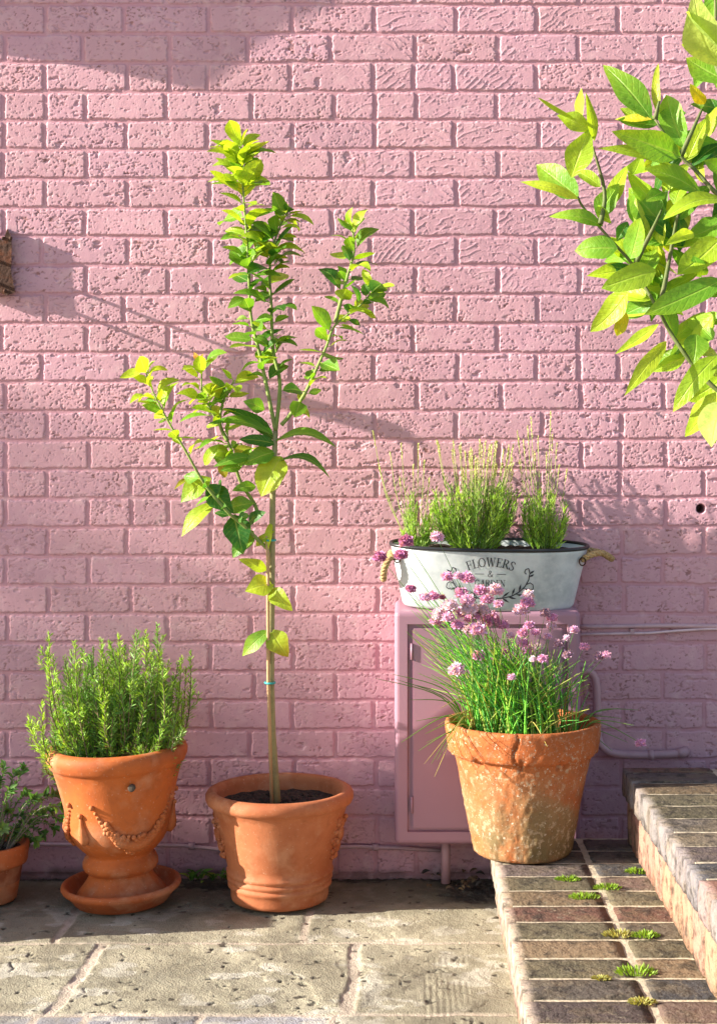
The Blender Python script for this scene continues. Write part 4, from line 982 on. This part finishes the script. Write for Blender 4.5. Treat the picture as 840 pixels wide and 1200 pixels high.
# ---- rosemary
def rosemary():
    rr = random.Random(31); U0 = Vector((U.x, U.y, .0145 + 145 * k))
    t = thing('rosemary_bush', 'bushy upright green rosemary growing in the tall garland urn', 'shrub', U0)
    sm = MB(); mb = MB(); d0 = 3.55
    tips = [(58, 742), (62, 768), (50, 822), (44, 850), (48, 866), (75, 770), (88, 752), (95, 775), (110, 760), (118, 748), (128, 752), (135, 770), (146, 758), (157, 745), (165, 760), (172, 750), (185, 732), (192, 745), (180, 762), (198, 775), (224, 764), (218, 782), (208, 800), (214, 820), (200, 810),
            (70, 800), (62, 838), (100, 792), (150, 780), (125, 800), (170, 790), (186, 795), (80, 845), (104, 770), (140, 745), (66, 858), (205, 845), (195, 850), (112, 820), (155, 825), (90, 822), (178, 830), (130, 835), (77, 782), (142, 810), (163, 812), (101, 808), (120, 775), (190, 778), (85, 795), (73, 825), (96, 760), (176, 775), (210, 775)]
    for i, (x, y) in enumerate(tips * 3):
        if i >= len(tips): x = 137 + (x - 137) * rr.uniform(.6, 1.1); x += rr.uniform(-14, 14); y += rr.uniform(4, 60)
        tip = P(x, y, d0 + rr.uniform(-.10, .10)) - U0
        a = rr.uniform(0, 6.28); b0_ = Vector((tip.x * .35 + rr.uniform(-.03, .03), tip.y * .4 + rr.uniform(-.03, .03), .0))
        mid = b0_.lerp(tip, .5) + Vector((tip.x * .15, tip.y * .1, -.018 * abs(tip.x) / .1 + rr.uniform(-.01, .01))) + Vector((rr.uniform(-.022, .022), rr.uniform(-.02, .02), 0))
        pts = smooth_pts([b0_, mid, tip], 9); n = len(pts)
        sm.tube(pts, [.0026 - .0018 * j / (n - 1) for j in range(n)], 5, (.16, .12, .06))
        shade_c = rr.choice([(.20, .38, .04), (.29, .50, .05), (.38, .60, .06), (.17, .36, .06), (.24, .40, .10)])
        def sprig(pts, u0, dens, sz):
            n = len(pts); L = sum((pts[q + 1] - pts[q]).length for q in range(n - 1)); cnt = int(L / dens)
            for j in range(cnt):
                u = u0 + (1 - u0) * (j + rr.random()) / cnt * .999
                q = u * (n - 1); p = pts[int(q)].lerp(pts[min(int(q) + 1, n - 1)], q - int(q)); tg = (pts[min(int(q) + 1, n - 1)] - pts[max(int(q) - 1, 0)]).normalized()
                o_ = Vector([rr.gauss(0, 1) for _ in range(3)]); o_ = (o_ - tg * o_.dot(tg)).normalized()
                ln = rr.uniform(.010, .026) * sz * (1 - .5 * max(0, u - .85) / .15)
                dr = (o_ * rr.uniform(.35, 1.1) + tg * rr.uniform(.5, 1.1)).normalized()
                c = vary(shade_c, rr, .3)
                if rr.random() < .06 and u < .55: c = (.30, .22, .10)
                mb.needle(p, p + dr * ln, rr.uniform(.0020, .0036), Vector([rr.gauss(0, 1) for _ in range(3)]), c, lerp(c, (.45, .62, .12), .5))
        sprig(pts, .18, .0022, 1.0)
        for _ in range(3):
            u = rr.uniform(.3, .85); a_ = pts[int(u * (n - 1))]; dv = (Vector((rr.uniform(-1, 1), rr.uniform(-1, 1), rr.uniform(.3, 1.5)))).normalized() * rr.uniform(.025, .055)
            sp2 = smooth_pts([a_, a_ + dv * .5 + Vector((dv.x * .2, dv.y * .2, -.002)), a_ + dv + Vector((0, 0, .008))], 4); sm.tube(sp2, .0010, 4, (.20, .22, .08)); sprig(sp2, .1, .0020, .85)
    s0 = sm.build('stems', M['woodstem'], t); mb.build('foliage', M['herb'], t)
rosemary()

# ---- herb in the small pot
def herb():
    rr = random.Random(41); B0 = Vector((SPx.x, SPx.y, 58 * k4))
    t = thing('sage_plant', 'low grey-green leafy herb growing in the small orange pot at left', 'herb', B0)
    sm = MB(); mb = MB(); d0 = 3.56
    tips = [(5, 898), (18, 905), (28, 900), (-10, 890), (-25, 900), (12, 925), (30, 930), (42, 935), (55, 930), (66, 932), (72, 945), (60, 950), (48, 955), (66, 970), (52, 978), (38, 965), (24, 955), (8, 950), (20, 975), (4, 970), (-40, 930), (-60, 950), (-30, 940), (-15, 960), (-70, 970), (-50, 900), (0, 915), (34, 985), (75, 960), (44, 985)]
    for x, y in tips:
        tip = P(x, y, d0 + rr.uniform(-.07, .07)) - B0; b_ = Vector((max(-.06, min(.06, tip.x * .4)), tip.y * .4, 0)); mid = b_.lerp(tip, .55) + Vector((0, 0, .015 + abs(tip.x) * .12))
        pts = smooth_pts([b_, mid, tip], 7); n = len(pts); sm.tube(pts, [.002 - .001 * j / (n - 1) for j in range(n)], 5, (.20, .16, .12))
        c0 = rr.choice([(.10, .24, .06), (.15, .30, .07), (.09, .22, .05), (.19, .32, .10)])
        for j in range(54):
            u = .15 + .85 * j / 54; q = u * (n - 1); p = pts[int(q)].lerp(pts[min(int(q) + 1, n - 1)], q - int(q)); tg = (pts[min(int(q) + 1, n - 1)] - pts[max(int(q) - 1, 0)]).normalized()
            o_ = Vector([rr.gauss(0, 1) for _ in range(3)]); o_ = (o_ - tg * o_.dot(tg)).normalized(); L = rr.uniform(.008, .014) if u < .78 else rr.uniform(.016, .027)
            dr = (o_ + tg * rr.uniform(.3, 1.2)).normalized(); c = vary(c0, rr)
            mb.leaf(p, p + dr * L, L * .46, tg + Vector((0, -.4, .5)), .1, .3, c, c, 4)
    sm.build('stems', M['woodstem'], t); mb.build('foliage', M['herb'], t)
herb()

# ---- lavender in the tub
def lavender(cx, x0, x1, ytop, nst, stalks, seed, label):
    rr = random.Random(seed); d0 = 3.685; B0 = P(cx, 640, d0)
    t = thing('lavender_plant', label, 'plant', B0, 'lavender plants in the metal tub')
    fo = MB(); sk = MB()
    for i in range(nst):
        x = rr.uniform(x0, x1); y = ytop + rr.uniform(0, 45) + abs(x - cx) / max(1, (x1 - x0) / 2) * 15
        tip = P(x, min(y, 625), d0 + rr.uniform(-.06, .05)) - B0; b_ = Vector(((x - cx) * .45 * d0 / F + rr.uniform(-.008, .008), rr.uniform(-.03, .03), rr.uniform(-.012, 0)))
        pts = smooth_pts([b_, b_.lerp(tip, .5) + Vector((tip.x * .1, 0, 0)), tip], 6); n = len(pts)
        sk.tube(pts, .0011, 4, (.16, .22, .06), cap=False)
        c0 = rr.choice([(.28, .50, .05), (.22, .44, .04), (.40, .62, .07), (.32, .50, .10)])
        for j in range(40):
            u = j / 40; q = u * (n - 1); p = pts[int(q)].lerp(pts[min(int(q) + 1, n - 1)], q - int(q)); tg = (pts[min(int(q) + 1, n - 1)] - pts[max(int(q) - 1, 0)]).normalized()
            o_ = Vector([rr.gauss(0, 1) for _ in range(3)]); o_ = (o_ - tg * o_.dot(tg)).normalized(); dr = (o_ * rr.uniform(.3, .7) + tg).normalized()
            c = vary(c0, rr); fo.needle(p, p + dr * rr.uniform(.012, .028), rr.uniform(.0018, .0028), Vector([rr.gauss(0, 1) for _ in range(3)]), c, lerp(c, (.35, .42, .12), .4))
    for (x, y) in stalks:
        tip = P(x, y, d0 + rr.uniform(-.05, .05)) - B0; b_ = Vector((tip.x * .25, 0, 0.02)); mid = b_.lerp(tip, .5) + Vector((tip.x * .12, 0, 0))
        pts = smooth_pts([b_, mid, tip], 6); n = len(pts); sk.tube(pts, [.0013 - .0005 * j / (n - 1) for j in range(n)], 4, (.50, .58, .16), cap=False)
        for j in range(26):
            u = .80 + .2 * j / 26; q = u * (n - 1); p = pts[int(q)].lerp(pts[min(int(q) + 1, n - 1)], q - int(q)); tg = (pts[-1] - pts[-2]).normalized()
            o_ = Vector([rr.gauss(0, 1) for _ in range(3)]); o_ = (o_ - tg * o_.dot(tg)).normalized()
            c = vary((.58, .60, .22), rr); sk.needle(p, p + (o_ * .35 + tg).normalized() * rr.uniform(.004, .008), .0026, o_.cross(tg), c)
        for u in (.35, .5, .62):
            q = u * (n - 1); p = pts[int(q)]
            for s_ in (-1, 1): fo.needle(p, p + Vector((s_ * .008, rr.uniform(-.006, .006), .018)), .002, (0, -1, .2), (.18, .28, .07))
    sk.build('flower_stalks', M['herb'], t); fo.build('foliage', M['herb'], t)
rr = random.Random(2)
lavender(487, 473, 510, 575, 26, [(437, 505), (457, 530), (468, 560), (470, 520), (490, 520), (497, 540), (484, 545), (503, 560), (444, 545)], 51, 'sparse leggy lavender at the left end of the metal tub')
lavender(555, 508, 606, 560, 120, [(rr.uniform(508, 605), rr.uniform(515, 555)) for _ in range(44)] + [(562, 516), (582, 518), (590, 527), (545, 530)], 52, 'large dense lavender clump in the middle of the metal tub')
lavender(636, 612, 664, 570, 50, [(645, 482), (622, 490), (606, 505), (613, 515), (630, 512), (652, 520), (664, 550), (640, 530), (608, 540), (655, 545), (626, 530), (618, 500), (647, 510)], 53, 'tall narrow lavender at the right end of the metal tub')

# ---- chives
def chives():
    rr = random.Random(61); B0 = Vector((BP.x, BP.y, BP.z + 128 * k3))
    t = thing('chive_plant', 'clump of green chives with round pink flower heads in the big weathered pot', 'plant', B0)
    fo = MB(); d0 = 3.43
    def blade(x, y, dep, r0=.0018, col=None, bx=None, droop=0):
        tip = P(x, y, d0 + dep) - B0; a = rr.uniform(0, 6.28); q = .12 * math.sqrt(rr.random())
        b_ = Vector((q * math.cos(a) * .9 + tip.x * .18, q * math.sin(a), .0)) if bx is None else Vector((bx, rr.uniform(-.05, .05), 0))
        l2 = math.hypot(b_.x, b_.y)
        if l2 > .145: b_ = b_ * (.145 / l2)
        b_.z = 0
        L = (tip - b_).length
        mid = b_.lerp(tip, .5) + Vector((-(tip.x - b_.x) * .18, 0, L * (.06 + droop)))
        pts = smooth_pts([b_, mid, tip], 7); n = len(pts)
        c = col or vary(rr.choice([(.17, .52, .05), (.24, .62, .06), (.12, .42, .07), (.40, .70, .08), (.50, .55, .12)]), rr)
        fo.tube(pts, [r0 * (1 - .75 * (j / (n - 1)) ** 2) for j in range(n)], 5, c, cap=False); return pts
    for i in range(470):
        x = rr.gauss(598, 44); x = max(505, min(690, x)); y = 722 + rr.uniform(0, 100) + max(0, x - 560) * .38
        blade(x, y, rr.uniform(-.14, .10))
    for i in range(60): blade(rr.uniform(480, 520), rr.uniform(690, 800), rr.uniform(-.1, .1), .0016)
    for x, y, dr in ((464, 796, .1), (475, 800, .12), (470, 870, .35), (490, 880, .4), (505, 895, .5), (512, 890, .5), (480, 820, .15), (487, 845, .3), (500, 870, .4), (460, 790, .1), (440, 795, .08), (476, 740, 0), (498, 860, .35)):
        blade(x, y, rr.uniform(-.2, -.08), .0017, vary((.16, .30, .05), rr), bx=-.12, droop=dr * .5)
    for x, y, dr in ((748, 832, .30), (742, 850, .3), (728, 842, .3), (717, 880, .5), (735, 870, .4), (724, 830, .2)):
        blade(x, y, rr.uniform(-.1, .05), .0016, vary((.14, .28, .05), rr), bx=.12, droop=dr * .5)
    for x, y, dr in ((513, 850, .3), (524, 870, .5), (516, 830, .3), (530, 845, .4), (497, 895, .5), (545, 870, .4), (641, 875, .5), (509, 910, .6)):
        blade(x, y, rr.uniform(-.22, -.17), .0015, vary((.50, .40, .12), rr), bx=-.11 if x < 600 else 0.0, droop=dr * .5)
    fl = [(112, 468, 9), (183, 458, 7.5), (100, 500, 8), (50, 505, 8), (122, 580, 6), (208, 552, 7), (233, 550, 5.5), (255, 555, 8), (285, 585, 8), (320, 583, 9), (175, 597, 7), (155, 600, 6.5), (241, 590, 8), (255, 607, 8), (215, 618, 8.5), (190, 640, 9), (210, 647, 7),
          (258, 627, 10), (290, 628, 8), (300, 605, 7), (328, 615, 6), (310, 653, 11), (278, 675, 9), (232, 665, 7), (256, 677, 6.5), (262, 650, 7), (338, 665, 7), (380, 630, 9), (396, 613, 8), (397, 594, 6.5), (437, 637, 6.5), (453, 648, 6.5), (452, 668, 6), (399, 666, 6),
          (415, 682, 5), (384, 684, 6), (355, 690, 5), (387, 707, 6.5), (393, 722, 7), (420, 718, 6), (443, 692, 5), (469, 708, 6), (487, 695, 4.5), (505, 676, 5.5), (529, 716, 5.5), (395, 735, 6), (408, 745, 4.5), (431, 744, 5.5), (490, 735, 6), (562, 738, 6), (580, 735, 5.5),
          (280, 737, 7.5), (342, 727, 5), (230, 770, 9), (358, 787, 5), (205, 632, 8), (245, 637, 8), (182, 655, 7), (660, 945, 6), (196, 600, 4), (272, 640, 8)]
    for i, (x, y, r) in enumerate(fl):
        px, py = 420 + x / 2, 400 + y / 2; dep = rr.uniform(-.10, .04) if x > 120 else rr.uniform(-.06, .02)
        if 120 < x: dep -= .07
        if (x, y) == (660, 945): pts = blade(px, py - 2, -.05, .0019, (.18, .30, .07), bx=.12, droop=.28)
        else: pts = blade(px, py, dep, .0014, vary((.14, .30, .08), rr), bx=(px - 612) * .40 * d0 / F * .9 + rr.uniform(-.02, .02), droop=-.03)
        c = pts[-1]; rad = r * 1.18 * d0 / F * .95
        hue = rr.choice([(.90, .52, .84), (.86, .42, .76), (.93, .64, .90), (.80, .38, .70), (.90, .56, .86), (.95, .74, .94)])
        if (x, y) in ((122, 580), (205, 602), (196, 600)): hue = (.40, .10, .18)
        if x < 125: hue = (.60, .20, .46)
        if (x, y) in ((469, 708), (490, 735), (562, 738), (437, 637)): hue = (.50, .30, .45)
        mb = MB(); mb.sphere(c, rad * .72, 9, 6, tuple(q * .8 for q in hue), (1, 1, .8))
        N_ = int(90 * (r / 8) + 30)
        for j in range(N_):
            zz = 1 - 1.75 * (j + .5) / N_; a = j * 2.39996; s_ = math.sqrt(max(0, 1 - zz * zz)); dv = Vector((s_ * math.cos(a), s_ * math.sin(a), zz * .82)) + Vector([rr.gauss(0, .08) for _ in range(3)])
            cc = vary(hue, rr, .18); side = dv.cross(Vector([rr.gauss(0, 1) for _ in range(3)]))
            mb.needle(c + dv * rad * .35, c + dv * rad * rr.uniform(.88, 1.12), rad * .42, side, tuple(q * .75 for q in cc), lerp(cc, (1, .8, .92), .25))
        mb.build('flower_head', M['petal'], t)
    fo.build('leaves', M['herb'], t)
chives()

# ---- moss tufts on the steps
for i, (x, y, s_, ye, lab) in enumerate([(665, 1031, 1.0, 0, 'flat green moss tuft nearest the big pot on lower step'), (711, 1041, 1.1, 0, 'moss tuft beside the long mortar joint, second row of the lower step'), (684, 1052, 1.2, 0, 'wide green moss tuft in the third brick row of the lower step'), (747, 1022, 1.1, 0, 'moss tuft in the corner where lower step meets upper riser'),
                                (724, 1096, 1.2, 1, 'dry yellowish moss tuft on the lower step mortar'), (755, 1097, 1.1, 0, 'green moss tuft halfway down the lower step near the riser'), (745, 1140, 1.5, 0, 'largest bright yellow-green moss tuft on the lower step'), (752, 1175, .9, 1, 'small moss tuft closest to the bottom of the lower step'), (704, 1147, .6, 1, 'tiny pale moss tuft on a joint of the lower step')]):
    rr = random.Random(70 + i); d = (H - Z1) * F / (y - VY); c = P(x, y, d); o = props(thing('moss_tuft', lab, 'moss', c), group='moss tufts on the lower step')
    mb = MB(); R_ = .018 * s_
    for j in range(150):
        a = rr.uniform(0, 6.28); q = R_ * math.sqrt(rr.random()); p = Vector((q * math.cos(a) * 1.35, q * math.sin(a) * .8, 0)); hgt = .011 * (1 - (q / R_) ** 2 * .7) * rr.uniform(.5, 1.2) * s_
        col = vary((.22, .36, .03) if not ye else (.38, .36, .10), rr); mb.needle(p, p + Vector((math.cos(a) * .007, math.sin(a) * .005, hgt)), .003, Vector([rr.gauss(0, 1) for _ in range(3)]), col)
    mb.build('leaves', M['herb'], o)

# ---- weed and dead leaves at the foot of the wall
rr = random.Random(90)
o = thing('weed', 'small green weed at the wall foot between urn and lemon pot', 'plant', (-.50, -.05, 0))
mb = MB()
for i in range(34):
    a = rr.uniform(3.3, 6.2) if i % 2 else rr.uniform(0, 6.28); L = rr.uniform(.02, .05); p = Vector((rr.uniform(-.06, .06), rr.uniform(-.03, .01), .004)); c = vary(rr.choice([(.10, .22, .03), (.28, .34, .04), (.06, .14, .02)]), rr)
    mb.leaf(p, p + Vector((math.cos(a) * L, math.sin(a) * L * .6, rr.uniform(.0, .03))), L * .32, (0, -.4, 1), .2, .2, c, c, 5)
mb.build('leaves', M['herb'], o)
o = thing('dead_leaves', 'scatter of brown dead leaves in the dark gap under the meter box', 'leaves', (.12, -.08, 0)); o['kind'] = 'stuff'
mb = MB()
for i in range(60):
    p = Vector((rr.uniform(-.10, .32), rr.uniform(-.10, .07), rr.uniform(.002, .012))); a = rr.uniform(0, 6.28); L = rr.uniform(.01, .03); c = vary(rr.choice([(.10, .06, .03), (.16, .10, .05), (.05, .04, .03)]), rr)
    mb.leaf(p, p + Vector((math.cos(a) * L, math.sin(a) * L, rr.uniform(-.001, .01))), L * .5, (rr.uniform(-.5, .5), -.3, 1), .2, .3, c, c, 4)
mb.build('leaves', M['woodstem'], o)
